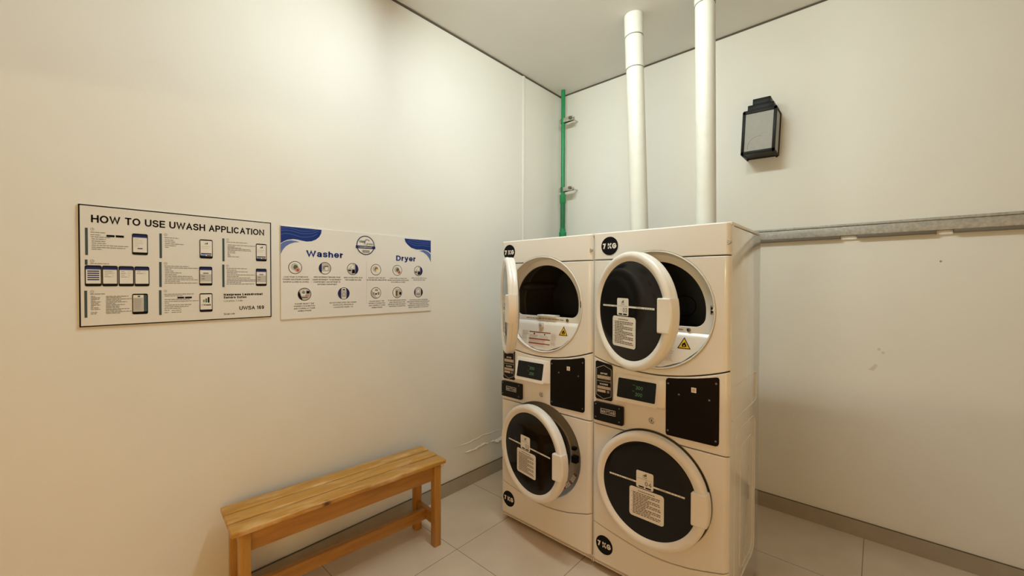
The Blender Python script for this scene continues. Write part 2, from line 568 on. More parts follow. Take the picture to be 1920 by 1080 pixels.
    def build(self, name, parent=None, shift=(0, 0, 0), loc=None, smooth=True, angle=32):
        me = bpy.data.meshes.new(name)
        sx, sy, sz = shift
        me.from_pydata([(x-sx, y-sy, z-sz) for x, y, z in self.v], [], self.f)
        names = []
        for k in self.m:
            if k not in names:
                names.append(k)
        for k in names:
            me.materials.append(MATS[k])
        me.polygons.foreach_set('material_index', [names.index(k) for k in self.m])
        if smooth:
            me.polygons.foreach_set('use_smooth', [True]*len(me.polygons))
            me.set_sharp_from_angle(angle=radians(angle))
        me.update()
        o = bpy.data.objects.new(name, me)
        COL.objects.link(o)
        if parent:
            o.parent = parent
        if loc:
            o.location = loc
        return o


def rrect_pts(u0, v0, u1, v1, r, n=5):
    pts = []
    for cx, cy, a in ((u1-r, v0+r, -pi/2), (u1-r, v1-r, 0), (u0+r, v1-r, pi/2), (u0+r, v0+r, pi)):
        for i in range(n+1):
            t = a+pi/2*i/n
            pts.append((cx+r*cos(t), cy+r*sin(t)))
    return pts


def arc(cx, cy, r, a0, a1, n=48):
    return [(cx+r*cos(a0+(a1-a0)*i/n), cy+r*sin(a0+(a1-a0)*i/n)) for i in range(n+1)]


def smooth_pts(keys, n=24):
    """smooth curve x -> y through the keys (Catmull-Rom)"""
    out = []
    for k in range(len(keys)-1):
        p0, p1, p2, p3 = keys[max(k-1, 0)], keys[k], keys[k+1], keys[min(k+2, len(keys)-1)]
        m = max(2, n//(len(keys)-1))
        for i in range(m):
            t = i/m
            out.append(tuple(0.5*((2*p1[j])+(-p0[j]+p2[j])*t+(2*p0[j]-5*p1[j]+4*p2[j]-p3[j])*t*t+(-p0[j]+3*p1[j]-3*p2[j]+p3[j])*t**3) for j in (0, 1)))
    out.append(keys[-1])
    return out


def tag(o, label, cat, group=None):
    o['label'] = label
    o['category'] = cat
    if group:
        o['group'] = group
    return o


def thing(name, loc, label, cat, group=None, rot=0.0):
    o = bpy.data.objects.new(name, None)
    o.empty_display_size = 0.1
    COL.objects.link(o)
    o.location = loc
    o.rotation_euler = (0, 0, rot)
    return tag(o, label, cat, group)


def struct(o):
    o['kind'] = 'structure'
    return o


# ------------------------------------------------------------------ the room
T = 0.12
struct(MB().box(X_L-T, X_R+T, Y_F-T, Y_B+T, -0.1, 0.0, 'floor_tile').build('floor', smooth=False))
struct(MB().box(X_L-T, X_R+T, Y_F-T, Y_B+T, Z_C, Z_C+0.1, 'ceiling_paint').build('ceiling', smooth=False))

wl = MB().box(X_L-T, X_L, Y_F, Y_B, 0, Z_C, 'wall_paint')
# blistered paint above the skirting, right of the bench
rnd = random.Random(4)


def blister(pts, w, h):
    path = []
    for (y0, z0), (y1, z1) in zip(pts[:-1], pts[1:]):
        for i in range(6):
            t = i/6
            path.append((y0+(y1-y0)*t, z0+(z1-z0)*t+rnd.uniform(-0.004, 0.004)))
    path.append(pts[-1])
    vs, fs = [], []
    for i, (y, z) in enumerate(path):
        k = sin(pi*i/(len(path)-1))**0.5*rnd.uniform(0.5, 1.0)
        vs += [(X_L-0.0005, y, z+w*k), (X_L+h*k, y, z+rnd.uniform(-0.2, 0.3)*w), (X_L-0.0005, y, z-w*k)]
    for i in range(len(path)-1):
        a = 3*i
        fs += [(a, a+3, a+4, a+1), (a+1, a+4, a+5, a+2)]
    wl.add(vs, fs, 'wall_paint')


blister([(1.66, 0.212), (1.70, 0.222), (1.76, 0.222), (1.80, 0.238)], 0.014, 0.010)
blister([(1.80, 0.240), (1.83, 0.246), (1.87, 0.250)], 0.018, 0.014)
blister([(2.05, 0.27), (2.16, 0.258), (2.24, 0.275), (2.33, 0.268)], 0.013, 0.012)
blister([(2.33, 0.270), (2.42, 0.250), (2.50, 0.262), (2.60, 0.272)], 0.022, 0.018)
blister([(1.90, 0.335), (2.10, 0.33), (2.25, 0.345), (2.5, 0.33)], 0.010, 0.005)

struct(wl.build('wall_left', smooth=False))

wb = MB().box(X_L-T, X_R+T, Y_B, Y_B+T, 0, Z_C, 'wall_paint')
bp = lambda u, v, k: (u, Y_B-0.0004-0.0003*k, v)
wb.disc(0.255, 1.697, 0.0055, bp, 0, 'stain', 12)
wb.disc(0.003, 1.174, 0.009, bp, 0, 'stain_soft', 14)
wb.disc(0.022, 1.155, 0.008, bp, 0, 'stain_soft', 14)
wb.flat([(-0.045, 1.045), (-0.02, 1.04), (0.0, 1.075), (-0.012, 1.085), (-0.03, 1.06)], bp, 0, 'stain_soft')
wb.flat([(-0.02, 1.40), (-0.008, 1.395), (-0.004, 1.41), (-0.014, 1.42)], bp, 0, 'wall_paint')
struct(wb.build('wall_back', smooth=False))
# right wall with a doorway added to let the warm fill light in
wr_ = MB().box(X_R, X_R+T, Y_F, -1.15, 0, Z_C, 'wall_paint')
wr_.box(X_R, X_R+T, -0.25, Y_B, 0, Z_C, 'wall_paint')
wr_.box(X_R, X_R+T, -1.15, -0.25, 2.10, Z_C, 'wall_paint')
struct(wr_.build('wall_right', smooth=False))

# front wall behind the camera: a doorway and a wide high opening, both added for the light
wf = MB()
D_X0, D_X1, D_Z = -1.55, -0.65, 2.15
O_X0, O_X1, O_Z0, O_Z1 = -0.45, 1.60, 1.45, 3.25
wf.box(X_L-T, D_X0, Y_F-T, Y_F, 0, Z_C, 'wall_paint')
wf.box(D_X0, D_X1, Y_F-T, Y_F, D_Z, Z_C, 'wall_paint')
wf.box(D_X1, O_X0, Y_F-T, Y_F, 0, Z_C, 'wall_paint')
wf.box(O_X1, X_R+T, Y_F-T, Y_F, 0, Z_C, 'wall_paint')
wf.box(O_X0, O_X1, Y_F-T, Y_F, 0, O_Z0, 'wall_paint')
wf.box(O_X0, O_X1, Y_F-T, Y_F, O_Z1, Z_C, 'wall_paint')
struct(wf.build('wall_front', smooth=False))

# skirting tiles
BH, BT = 0.1018, 0.010


def skirting(name, x0, x1, y0, y1):
    b = MB().box(x0, x1, y0, y1, 0, BH-0.003, 'skirting_tile')
    b.box(x0, x1, y0, y1, BH-0.003, BH, 'gap_dark')
    struct(b.build(name, smooth=False))


skirting('baseboard_left', X_L, X_L+BT, Y_F, Y_B-BT)
skirting('baseboard_back', X_L, X_R, Y_B-BT, Y_B)
skirting('baseboard_right', X_R-BT, X_R, -0.25, Y_B-BT)

# dark strips painting the shadow gap under the ceiling, corner bead on the left wall
struct(MB().box(X_L, X_L+0.006, Y_F, Y_B, Z_C-0.013, Z_C, 'gap_dark').build('trim_1', smooth=False))
struct(MB().box(X_L+0.006, X_R, Y_B-0.006, Y_B, Z_C-0.011, Z_C, 'gap_dark').build('trim_2', smooth=False))
struct(MB().box(X_L, X_L+0.012, 2.725, 2.752, BH, Z_C-0.013, 'wall_paint', 0.003).build('trim_3'))

# ------------------------------------------------------------------ stacked washer dryers
MW, MD = 0.686, 0.5857
XR = (0.001, MW-0.001)
DZ, WZ, CX = 1.44, 0.560, 0.335          # dryer and washer door centres
SEAM = [(0.0, 1.178), (0.065, 1.158), (0.13, 1.142), (0.243, 1.128), (0.37, 1.125), (0.49, 1.138), (0.60, 1.162), (0.686, 1.189)]
SEAM2 = [(0.0, 0.271), (0.155, 0.242), (0.336, 0.222), (0.509, 0.241), (0.686, 0.293)]
HX = 0.07                                # hinge


def make_machine(x0, y0, label, dryer_open, washer_open, nums):
    root = thing('stacked_washer_dryer', (x0+MW/2, y0+MD/2, 0), label, 'washing machine', 'stacked washer dryers')
    SH = (MW/2, MD/2, 0)

    def part(mb, name, parent=None, **k):
        if parent is None:
            return mb.build(name, root, SH, **k)
        return mb.build(name, parent, SH, **k)

    # --- cabinet: open-fronted shell with pressed side panels
    c = MB()
    t = 0.004
    for xa in (0.0004, MW-0.0004-t):
        c.box(xa, xa+t, 0.0205, MD, 0.022, 1.823, 'side_enamel', 0.0012)
    c.box(0.001, MW-0.001, MD-t, MD, 0.022, 1.823, 'side_enamel')
    c.box(0.005, MW-0.005, 0.03, MD-t, 0.022, 0.03, 'side_enamel')
    c.box(0.005, MW-0.005, 0.03, MD-t, 1.128, 1.134, 'grey_plastic')
    for xs, sg in ((MW-0.001, 1), (0.001, -1)):
        for (ya, yb, za, zb, rd) in ((0.03, 0.52, 0.955, 1.11, 0.03), (0.10, 0.50, 0.16, 0.885, 0.06), (0.20, 0.455, 0.20, 0.80, 0.05)):
            p = rrect_pts(ya, za, yb, zb, rd)
            p = p+[p[0]]
            c.tube([(xs-sg*0.0012, y, z) for y, z in p], 0.0036, 'side_enamel', 8, False)
    part(c, 'cabinet')
    part(MB().box(-0.001, MW+0.001, 0.012, MD+0.001, 1.8265, 1.842, 'enamel', 0.004), 'top_panel')
    for fx in (0.05, MW-0.05):
        for fy in (0.09, MD-0.06):
            part(MB().lathe([(0.02, 0.0), (0.02, 0.012), (0.01, 0.014), (0.01, 0.022)], lambda a, b, h: (fx+a, fy+b, h), 'rubber', 20, True, True), 'foot')

    # --- front panels
    rc = 0.292
    zt = 1.697
    hw = sqrt(rc*rc-(zt-DZ)**2)
    a0 = math.atan2(zt-DZ, -hw)
    a1 = math.atan2(zt-DZ, hw)
    header = [(XR[0], 1.838), (XR[0], zt)]+arc(CX, DZ, rc, a0, a1, 24)+[(XR[1], zt), (XR[1], 1.838)]
    part(MB().slab([header], 0.0, 0.03, 'enamel', 0.004, 3, XR, 0.026), 'header_panel')
    zt2 = 1.692
    hw = sqrt(rc*rc-(zt2-DZ)**2)
    a0 = math.atan2(zt2-DZ, hw)
    a1 = math.atan2(zt2-DZ, -hw)
    s1 = [(min(max(x, XR[0]), XR[1]), z) for x, z in smooth_pts(SEAM, 42)]
    dp = s1+[(XR[1], zt2)]+arc(CX, DZ, rc, a0, -(2*pi-a1), 90)+[(XR[0], zt2)]
    part(MB().slab([dp], 0.0, 0.03, 'enamel', 0.003, 2, XR, 0.026), 'dryer_front_panel')
    # control panel with a notch for the washer ring
    rw = 0.284
    zc = 0.8085
    hw = sqrt(rw*rw-(zc-WZ)**2)
    a0, a1 = math.atan2(zc-WZ, hw), math.atan2(zc-WZ, -hw)
    s2 = [(x, z-0.006) for x, z in s1]
    cp = s2[::-1]+[(XR[0], zc)]+arc(CX, WZ, rw, a1, a0, 24)+[(XR[1], zc)]
    part(MB().slab([cp], 0.0, 0.03, 'enamel', 0.004, 2, XR, 0.026), 'control_panel')
    zc2 = 0.8035
    hw = sqrt(rw*rw-(zc2-WZ)**2)
    a0, a1 = math.atan2(zc2-WZ, hw), math.atan2(zc2-WZ, -hw)
    s3 = [(min(max(x, XR[0]), XR[1]), z) for x, z in smooth_pts(SEAM2, 36)]
    wp = s3+[(XR[1], zc2)]+arc(CX, WZ, rw, a0, -(2*pi-a1), 90)+[(XR[0], zc2)]
    part(MB().slab([wp], 0.0, 0.03, 'enamel', 0.003, 2, XR, 0.026), 'washer_front_panel')
    bp_ = [(x, z-0.0045) for x, z in s3][::-1]+[(XR[0], 0.062), (XR[1], 0.062)]
    part(MB().slab([bp_], 0.0, 0.03, 'enamel', 0.003, 2, XR, 0.026), 'base_panel')
    k = MB()
    k.add([(0.004, 0.006, 0.066), (MW-0.004, 0.006, 0.066), (MW-0.004, 0.045, 0.016), (0.004, 0.045, 0.016),
           (0.004, 0.05, 0.066), (MW-0.004, 0.05, 0.066), (MW-0.004, 0.05, 0.016), (0.004, 0.05, 0.016)],
          [(3, 2, 1, 0), (4, 5, 6, 7), (0, 4, 7, 3), (2, 6, 5, 1), (3, 7, 6, 2), (0, 1, 5, 4)], 'enamel')
    part(k, 'toe_kick', smooth=False)

    # --- dryer recess: bead, wall, back plate with the D-shaped opening, sloping ledge
    RD = 0.05
    ds = MB()
    pl = lambda a, b, h: (CX+a, h, DZ+b)
    ds.lathe([(0.2915, 0.012), (0.2912, 0.002), (0.2895, -0.0035), (0.286, -0.004), (0.2835, -0.001), (0.282, 0.008), (0.277, RD-0.012), (0.270, RD-0.002)], pl, 'white_plastic', 120)
    zb, Ro, rcn = 1.366-DZ, 0.238, 0.05
    # opening: circle cut flat at the bottom with rounded corners
    cyc = zb+rcn
    cxc = sqrt((Ro-rcn)**2-cyc**2)
    th = math.atan2(cyc, cxc)
    dop = arc(CX, DZ, Ro, th, pi-th, 60)+arc(CX-cxc, DZ+cyc, rcn, pi-th, 3*pi/2, 10)+arc(CX+cxc, DZ+cyc, rcn, -pi/2, th, 10)
    out = arc(CX, DZ, 0.272, 0, 2*pi, 100)[:-1]
    ds.slab([out, dop], RD-0.006, 0.010, 'white_plastic', 0.002, 2)
    # ledge
    vs, fs = [], []
    rows = [(1.338, RD-0.004), (1.330, 0.040), (1.322, 0.031), (1.312, 0.0275), (1.26, 0.0205), (1.20, 0.0125), (1.165, 0.0065), (1.1625, 0.006)]
    for z, y in rows:
        w = sqrt(max(0.0001, 0.2795**2-(z-DZ)**2))
        for i in range(25):
            vs.append((CX-w+2*w*i/24, y, z))
    for r_ in range(len(rows)-1):
        for i in range(24):
            fs.append((r_*25+i, (r_+1)*25+i, (r_+1)*25+i+1, r_*25+i+1))
    ds.add(vs, fs, 'white_plastic')
    sur = part(ds, 'dryer_recess')
    # things on the recess
    ly = lambda z: 0.0275+(1.312-z)/(1.312-1.165)*(0.0065-0.0275)
    lp = lambda u, v, q: (u, ly(v)-0.0008-0.0004*q, v)
    w = MB()
    w.flat([(0.452, 1.262), (0.514, 1.262), (0.483, 1.316)], lp, 0, 'print_black')
    w.flat([(0.4585, 1.2655), (0.5075, 1.2655), (0.483, 1.3085)], lp, 1, 'print_yellow')
    w.flat([(0.474, 1.2705), (0.492, 1.2705), (0.4945, 1.279), (0.490, 1.284), (0.487, 1.295), (0.481, 1.287), (0.4775, 1.289), (0.4735, 1.280)], lp, 2, 'print_black')
    w.disc(0.4835, 1.2765, 0.0035, lp, 3, 'print_yellow', 14, 0.8)
    part(w, 'flammable_warning_sticker', sur, smooth=False)
    w = MB()
    w.rect((0.168, 1.176, 0.225, 1.275), lp, 0, 'print_white')
    w.rect((0.228, 1.176, 0.392, 1.275), lp, 0, 'print_white')
    w.rect((0.395, 1.190, 0.440, 1.268), lp, 0, 'print_white')
    rr_ = random.Random(3)
    for zr in (1.267, 1.226, 1.199):
        w.rect((0.228, zr-0.0035, 0.392, zr+0.0025), lp, 1, 'print_red')
    w.disc(0.268, 1.2555, 0.0055, lp, 1, 'print_black', 14)
    w.disc(0.348, 1.2555, 0.0045, lp, 1, 'print_black', 14)
    w.rect((0.3095, 1.228, 0.3105, 1.263), lp, 1, 'print_pale')
    for xa, xb, za, zb_ in ((0.171, 0.222, 1.18, 1.27), (0.232, 0.305, 1.23, 1.248), (0.314, 0.388, 1.23, 1.248), (0.232, 0.388, 1.202, 1.222), (0.232, 0.388, 1.18, 1.195), (0.397, 0.437, 1.195, 1.264)):
        z = zb_
        while z > za:
            w.rect((xa, z-0.0022, xb-rr_.uniform(0, (xb-xa)*0.3), z), lp, 1, 'print_pale' if rr_.random() < 0.75 else 'print_pink')
            z -= 0.0058
    part(w, 'warning_labels', sur, smooth=False)
    w = MB()
    rp = lambda u, v, q: (u, RD-0.0068-0.0004*q, v)
    x = 0.185
    while x < 0.475:
        l = rr_.uniform(0.014, 0.03)
        w.rect((x, 1.3475, min(x+l, 0.478), 1.3525), rp, 0, 'print_grey')
        x += l+0.005
    part(w, 'printed_warning_line', sur, smooth=False)
    part(MB().box(0.278, 0.418, RD-0.018, RD+0.03, 1.362, 1.374, 'white_plastic', 0.003), 'lint_filter_handle', sur)
    s_ = MB().lathe([(0.0095, 0.0), (0.0095, -0.003), (0.006, -0.0055), (0.0, -0.006)], lambda a, b, h: (0.497+a, RD-0.006+h, 1.350+b), 'screw_dark', 20)
    part(s_, 'screw', sur)
    lt = MB().box(0.305, 0.339, 0.012, 0.028, 1.296, 1.330, 'pale_plastic', 0.006)
    lt.lathe([(0.008, 0.0), (0.007, -0.003), (0.0, -0.003)], lambda a, b, h: (0.322+a, 0.012+h, 1.312+b), 'grey_plastic', 18)
    part(lt, 'latch', sur)
    st = MB().box(0.598, 0.612, 0.020, 0.036, 1.428, 1.470, 'chrome', 0.003)
    st.box(0.6005, 0.6095, 0.0185, 0.021, 1.436, 1.447, 'black_plastic')
    st.box(0.6005, 0.6095, 0.0185, 0.021, 1.452, 1.463, 'black_plastic')
    part(st, 'strike_plate', sur)
    # drum behind
    dm = MB()
    pd = lambda a, b, h: (CX+a, h, DZ+b)
    dm.lathe([(0.243, RD+0.004), (0.262, RD+0.012), (0.268, 0.09), (0.268, 0.155), (0.262, 0.165), (0.268, 0.175), (0.268, 0.44), (0.255, 0.47), (0.20, 0.478), (0.06, 0.470), (0.055, 0.462)], pd, 'drum_metal', 96, False, True)
    for q in range(3):
        a = radians(35+120*q)
        dm.tube([(CX+0.250*cos(a), yy, DZ+0.250*sin(a)) for yy in (0.10, 0.14, 0.42, 0.455)], [0.01, 0.026, 0.026, 0.01], 'drum_metal', 12)
    part(dm, 'dryer_drum')

    # --- washer recess
    ws = MB()
    pw = lambda a, b, h: (CX+a, h, WZ+b)
    ws.lathe([(0.2835, 0.012), (0.283, 0.003), (0.2815, 0.004), (0.279, 0.03), (0.262, 0.035), (0.205, 0.036), (0.200, 0.032), (0.192, 0.034), (0.185, 0.06)], pw, 'grey_plastic', 120)
    wr = part(ws, 'washer_recess')
    part(MB().lathe([(0.192, 0.034), (0.188, 0.022), (0.180, 0.022), (0.172, 0.045), (0.165, 0.09), (0.172, 0.13), (0.200, 0.15)], pw, 'rubber', 72), 'door_gasket')
    part(MB().lathe([(0.205, 0.15), (0.245, 0.17), (0.245, 0.46), (0.22, 0.48), (0.03, 0.47)], pw, 'drum_metal', 72, False, True), 'washer_drum')
    lk = MB().box(CX+0.218, CX+0.252, 0.004, 0.036, WZ-0.02, WZ+0.018, 'black_plastic', 0.003)
    part(lk, 'door_lock', wr)
    part(MB().box(CX+0.215, CX+0.240, 0.010, 0.036, WZ+0.05, WZ+0.066, 'black_plastic', 0.002), 'lock_hook', wr)
    wl_ = MB()
    for q in range(9):
        a = radians(-22-3.6*q)
        a2 = a-radians(2.9)
        for r0, r1 in ((0.238, 0.246), (0.249, 0.258)):
            wl_.flat([(CX+r0*cos(a), WZ+r0*sin(a)), (CX+r1*cos(a), WZ+r1*sin(a)), (CX+r1*cos(a2), WZ+r1*sin(a2)), (CX+r0*cos(a2), WZ+r0*sin(a2))], lambda u, v, k_: (u, 0.0335, v), 0, 'print_white' if q % 4 else 'print_red')
    part(wl_, 'warning_labels', wr, smooth=False)

    # --- doors: origin on the hinge line
    def make_door(name, zc_, ang, num, dx, dcard, handle_dz):
        d = MB()
        q = CX-HX
        pc = lambda a, b, h: (q+a, -h, b)
        d.lathe([(0.250, 0.003), (0.266, 0.000), (0.2755, 0.004), (0.278, 0.010), (0.278, 0.030), (0.2765, 0.032), (0.2795, 0.034), (0.2795, 0.041), (0.277, 0.0475), (0.270, 0.0535), (0.262, 0.0555),
                 (0.2545, 0.055), (0.249, 0.0530), (0.2395, 0.0480), (0.2345, 0.0455), (0.2325, 0.040)], pc, 'white_plastic', 128)
        door = d.build(name, root, (0, 0, 0), loc=(HX-SH[0], 0.0-SH[1], zc_), angle=40)
        door.rotation_euler = (0, 0, -radians(ang))
        g = MB().lathe([(0.2340, 0.0450), (0.225, 0.0462), (0.17, 0.0480), (0.10, 0.0490), (0.04, 0.0494), (0.0, 0.0495)], pc, 'black_glass', 96)
        g.build('door_glass', door, angle=60)
        lz = MB().lathe([(0.250, 0.003), (0.235, 0.004), (0.205, 0.006), (0.200, -0.006), (0.180, -0.016), (0.165, -0.014), (0.0, -0.010)], pc, 'grey_plastic', 72)
        lz.build('door_liner', door, angle=40)
        hb = MB().box(q-0.286, q-0.268, -0.022, 0.0, -0.045, 0.045, 'white_plastic', 0.004)
        hb.build('hinge', door)
        # handle block: straight inner edge, outer edge follows the ring
        h0, h1 = -0.073+handle_dz, 0.075+handle_dz
        ro = 0.2855
        a0_, a1_ = math.asin(h0/ro), math.asin(h1/ro)
        xin = 0.2125
        pts = [(q+xin+0.004, h0), ]+arc(q, 0, ro, a0_, a1_, 14)+[(q+xin+0.004, h1), (q+xin, h1-0.005), (q+xin, h0+0.005)]
        hm = MB().slab([pts], -0.068, 0.060, 'white_plastic', 0.006, 3)
        hm.v = [(x_, y_+max(0.0, (x_-(q+0.245)))*0.35 if y_ < -0.04 else y_, z_) for x_, y_, z_ in hm.v]
        hm.build('handle', door, angle=40)
        # stickers on the glass
        gy = 0.0499
        gp = lambda u, v, k_: (q+u, -gy-0.0005-0.0004*k_, v)
        tp = MB()
        zt_ = 0.030+dcard*0.35
        tp.rect((-0.197, zt_-0.0042, 0.182, zt_+0.0042), gp, 0, 'print_white')
        tr = random.Random(num)
        for bx in (-0.185, -0.172, -0.159, -0.146, -0.133, 0.118, 0.132, 0.147, 0.162):
            tp.rect((bx, zt_-0.0018, bx+0.0045, zt_+0.0018), gp, 1, 'print_grey')
        for bx in (-0.105, 0.062):
            for j in range(6):
                tp.rect((bx+j*0.0062, zt_-0.0017, bx+j*0.0062+0.0048, zt_+0.0017), gp, 1, 'print_grey')
        tp.build('door_tape', door, smooth=False)
        cn = MB()
        c0, c1, e0, e1 = dx-0.0435, dx+0.0435, 0.007+dcard, 0.091+dcard
        cn.rrect((c0, e0, c1, e1), 0.008, gp, 2, 'print_white')
        for j, (hh, yy) in enumerate(((0.007, 0.0), (0.0105, 0.001), (0.0145, 0.0025))):
            cn.rrect((dx-0.0095+j*0.0066, e1-0.0235+yy*0.4, dx-0.0095+j*0.0066+0.0048, e1-0.0235+hh), 0.0016, gp, 3, 'print_black' if j else 'print_grey')
        cn.text('UWash', (dx-0.0115, e1-0.0305, dx+0.0115, e1-0.0265), gp, 3, 'print_black', 0.2)
        cn.rect((c0+0.006, e1-0.0385, c1-0.006, e1-0.0375), gp, 3, 'print_grey')
        for j in range(9):
            cn.rect((c0+0.008+j*0.008, e1-0.0365, c0+0.0145+j*0.008, e1-0.0355), gp, 3, 'print_pale')
        cn.text('%02d' % num, (dx+0.001, e0+0.0165, dx+0.0345, e0+0.0385), gp, 3, 'print_grey', 0.17)
        cn.rrect((c0+0.013, e0+0.0035, dx-0.003, e0+0.0105), 0.0015, gp, 3, 'print_black')
        cn.rrect((dx+0.004, e0+0.0035, c1-0.011, e0+0.0105), 0.0015, gp, 3, 'print_black')
        cn.build('number_card', door, smooth=False)
        ci_ = MB()
        i0, i1, j0, j1 = dx+0.008-0.087, dx+0.008+0.087, -0.143+dcard, 0.003+dcard
        ci_.rrect((i0, j0, i1, j1), 0.014, gp, 1, 'print_white')
        x_ = i0+0.045
        while x_ < i0+0.12:
            l_ = tr.uniform(0.005, 0.011)
            ci_.rect((x_, j1-0.0165, x_+l_, j1-0.0125), gp, 2, 'print_brown')
            x_ += l_+0.002
        yv, ln_ = j1-0.0265, 0
        while yv > j0+0.012:
            end = i1-0.016-(tr.uniform(0.03, 0.08) if ln_ % 3 == 2 else tr.uniform(0, 0.008))
            x_ = i0+0.018
            if ln_ % 3 == 0:
                ci_.rect((i0+0.010, yv-0.002, i0+0.013, yv+0.001), gp, 2, 'print_brown')
            while x_ < end:
                l_ = min(tr.uniform(0.008, 0.022), end-x_+0.001)
                ci_.rect((x_, yv-0.0021, x_+l_, yv+0.0021), gp, 2, 'print_brown')
                x_ += l_+0.0026
            yv -= 0.0079
            ln_ += 1
        ci_.build('instruction_card', door, smooth=False)
        return door

    make_door('dryer_door', DZ, dryer_open, nums[0], -0.036 if dryer_open > 5 else -0.008, -0.032, -0.006)
    make_door('washer_door', WZ, washer_open, nums[1], -0.034 if washer_open > 5 else -0.008, 0.0, 0.0)

    # --- capacity stickers
    fp = lambda u, v, q: (u, -0.0008-0.0004*q, v)
    for name, cx_, cz_, r_ in (('capacity_sticker', nums[2], 1.767, 0.049), ('capacity_sticker', nums[3], 0.160, 0.050)):
        s_ = MB().disc(cx_, cz_, r_+0.0022, fp, 0, 'print_white', 64)
        s_.disc(cx_, cz_, r_, fp, 1, 'print_black', 64)
        s_.text('7', (cx_-0.0400, cz_-0.0140, cx_-0.0215, cz_+0.0140), fp, 2, 'print_white', 0.25)
        s_.text('KG', (cx_-0.0120, cz_-0.0145, cx_+0.0390, cz_+0.0145), fp, 2, 'print_white', 0.25)
        part(s_, name, smooth=False)

    # --- panel fastener at the right edge of the header
    b = MB()
    b.lathe([(1.0, 0.010), (1.0, 0.000), (0.93, -0.0035), (0.80, -0.0045), (0.70, -0.0030), (0.0, -0.0030)], lambda a, bb, h: (0.664+a*0.0215, 0.0075+h-a*0.004, 1.752+bb*0.0135), 'scoop_shade', 40)
    b.lathe([(0.0048, 0.0), (0.0048, -0.0015), (0.0, -0.0015)], lambda a, bb, h: (0.666+a, 0.0040+h, 1.7505+bb), 'print_black', 16)
    part(b, 'panel_fastener')

    # --- price placard
    p = MB()
    pts = [(0.024, 0.952), (0.031, 0.944), (0.118, 0.944), (0.125, 0.952), (0.125, 1.128), (0.117, 1.138), (0.033, 1.151), (0.024, 1.146)]
    p.slab([pts], -0.004, 0.005, 'black_plastic', 0.001, 1)
    pp = lambda u, v, q: (u, -0.0044-0.0004*q, v)
    hx = [(0.031, 1.112), (0.0745, 1.130), (0.1185, 1.112), (0.1185, 0.968), (0.0745, 0.950), (0.031, 0.968), (0.031, 1.112)]
    p.line(hx, 0.0022, pp, 0, 'print_pale')
    p.text('DRYER', (0.055, 1.081, 0.096, 1.090), pp, 0, 'print_white', 0.2)
    p.rect((0.036, 1.056, 0.114, 1.074), pp, 0, 'print_tan')
    for j, (xa, xb) in enumerate(((0.039, 0.053), (0.058, 0.083), (0.087, 0.111))):
        p.rect((xa, 1.0595, xb, 1.0705), pp, 1, 'print_brown')
        p.rect((xa+0.001, 1.0605, xb-0.001, 1.0695), pp, 2, 'print_pale' if j else 'print_tan')
    p.line([(0.033, 1.043), (0.117, 1.043)], 0.002, pp, 0, 'print_pale')
    p.line([(0.033, 1.048), (0.117, 1.048)], 0.001, pp, 0, 'print_grey')
    p.text('WASHER', (0.050, 1.024, 0.100, 1.033), pp, 0, 'print_white', 0.2)
    p.rect((0.036, 1.002, 0.114, 1.017), pp, 0, 'print_tan')
    for xa, xb in ((0.038, 0.060), (0.064, 0.087), (0.090, 0.112)):
        p.rect((xa, 1.0050, xb, 1.0140), pp, 1, 'print_brown')
        p.rect((xa+0.001, 1.0060, xb-0.001, 1.0130), pp, 2, 'print_pale')
    p.rect((0.036, 0.984, 0.086, 0.997), pp, 0, 'print_tan')
    p.rect((0.040, 0.987, 0.082, 0.994), pp, 1, 'print_pale')
    p.rect((0.094, 0.984, 0.108, 0.997), pp, 0, 'print_grey')
    part(p, 'price_placard', smooth=False)

    # --- display bezel: tilted upward, lower edge stands out
    z0_, z1_ = 0.967, 1.098
    zz0, zz1 = 0.986, 1.082
    ya = lambda z: -0.034+(z-z0_)/(z1_-z0_)*0.026
    bz = MB()
    bx0, bx1 = 0.149, 0.380
    o_ = rrect_pts(bx0, z0_, bx1, z1_, 0.010, 4)
    n = len(o_)
    bk = [(0.265+(x-0.265)*1.09+(0.020 if x > 0.265 else 0.0), 1.032+(z-1.032)*1.12) for x, z in o_]
    vs = [(x, ya(z), z) for x, z in o_]+[(x, 0.003, z) for x, z in bk]
    bz.add(vs, [tuple(range(n))]+[(i, n+i, n+(i+1) % n, (i+1) % n) for i in range(n)], 'white_plastic')
    b_ = part(bz, 'display_bezel', angle=50)
    sc = MB()
    sp_ = lambda u, v, q: (u, ya(v)-0.0012-0.0004*q, v)
    sc.rrect((0.165, zz0, 0.366, zz1), 0.006, sp_, 0, 'lcd')
    sc.text('300', (0.262, 1.038, 0.300, 1.055), sp_, 1, 'lcd_digit')
    sc.text('300' if nums[0] == 3 else '200', (0.262, 1.006, 0.300, 1.023), sp_, 1, 'lcd_digit')
    sc.rect((0.246, 1.056, 0.258, 1.058), sp_, 1, 'lcd_digit')
    sc.rect((0.246, 1.027, 0.258, 1.029), sp_, 1, 'lcd_digit')
    part(sc, 'display_screen', b_, smooth=False)

    # --- brand plate
    bd = MB().slab([rrect_pts(0.022, 0.832, 0.192, 0.931, 0.008, 4)], -0.018, 0.019, 'black_plastic', 0.002, 2)
    bo = part(bd, 'brand_plate')
    bpz = lambda u, v, q: (u, -0.0183-0.0004*q, v)
    tx = MB()
    u0, u1, v0, v1 = 0.064, 0.152, 0.874, 0.903
    for r_ in ((u0, v0, u1, v0+0.003), (u0, v1-0.003, u1, v1), (u0, v0, u0+0.003, v1), (u1-0.003, v0, u1, v1)):
        tx.rect(r_, bpz, 1, 'print_pale')
    tx.text('MAYTAG', (u0+0.0055, v0+0.0065, u1-0.0055, v1-0.0065), bpz, 1, 'print_pale', 0.22)
    part(tx, 'brand_badge', bo, smooth=False)

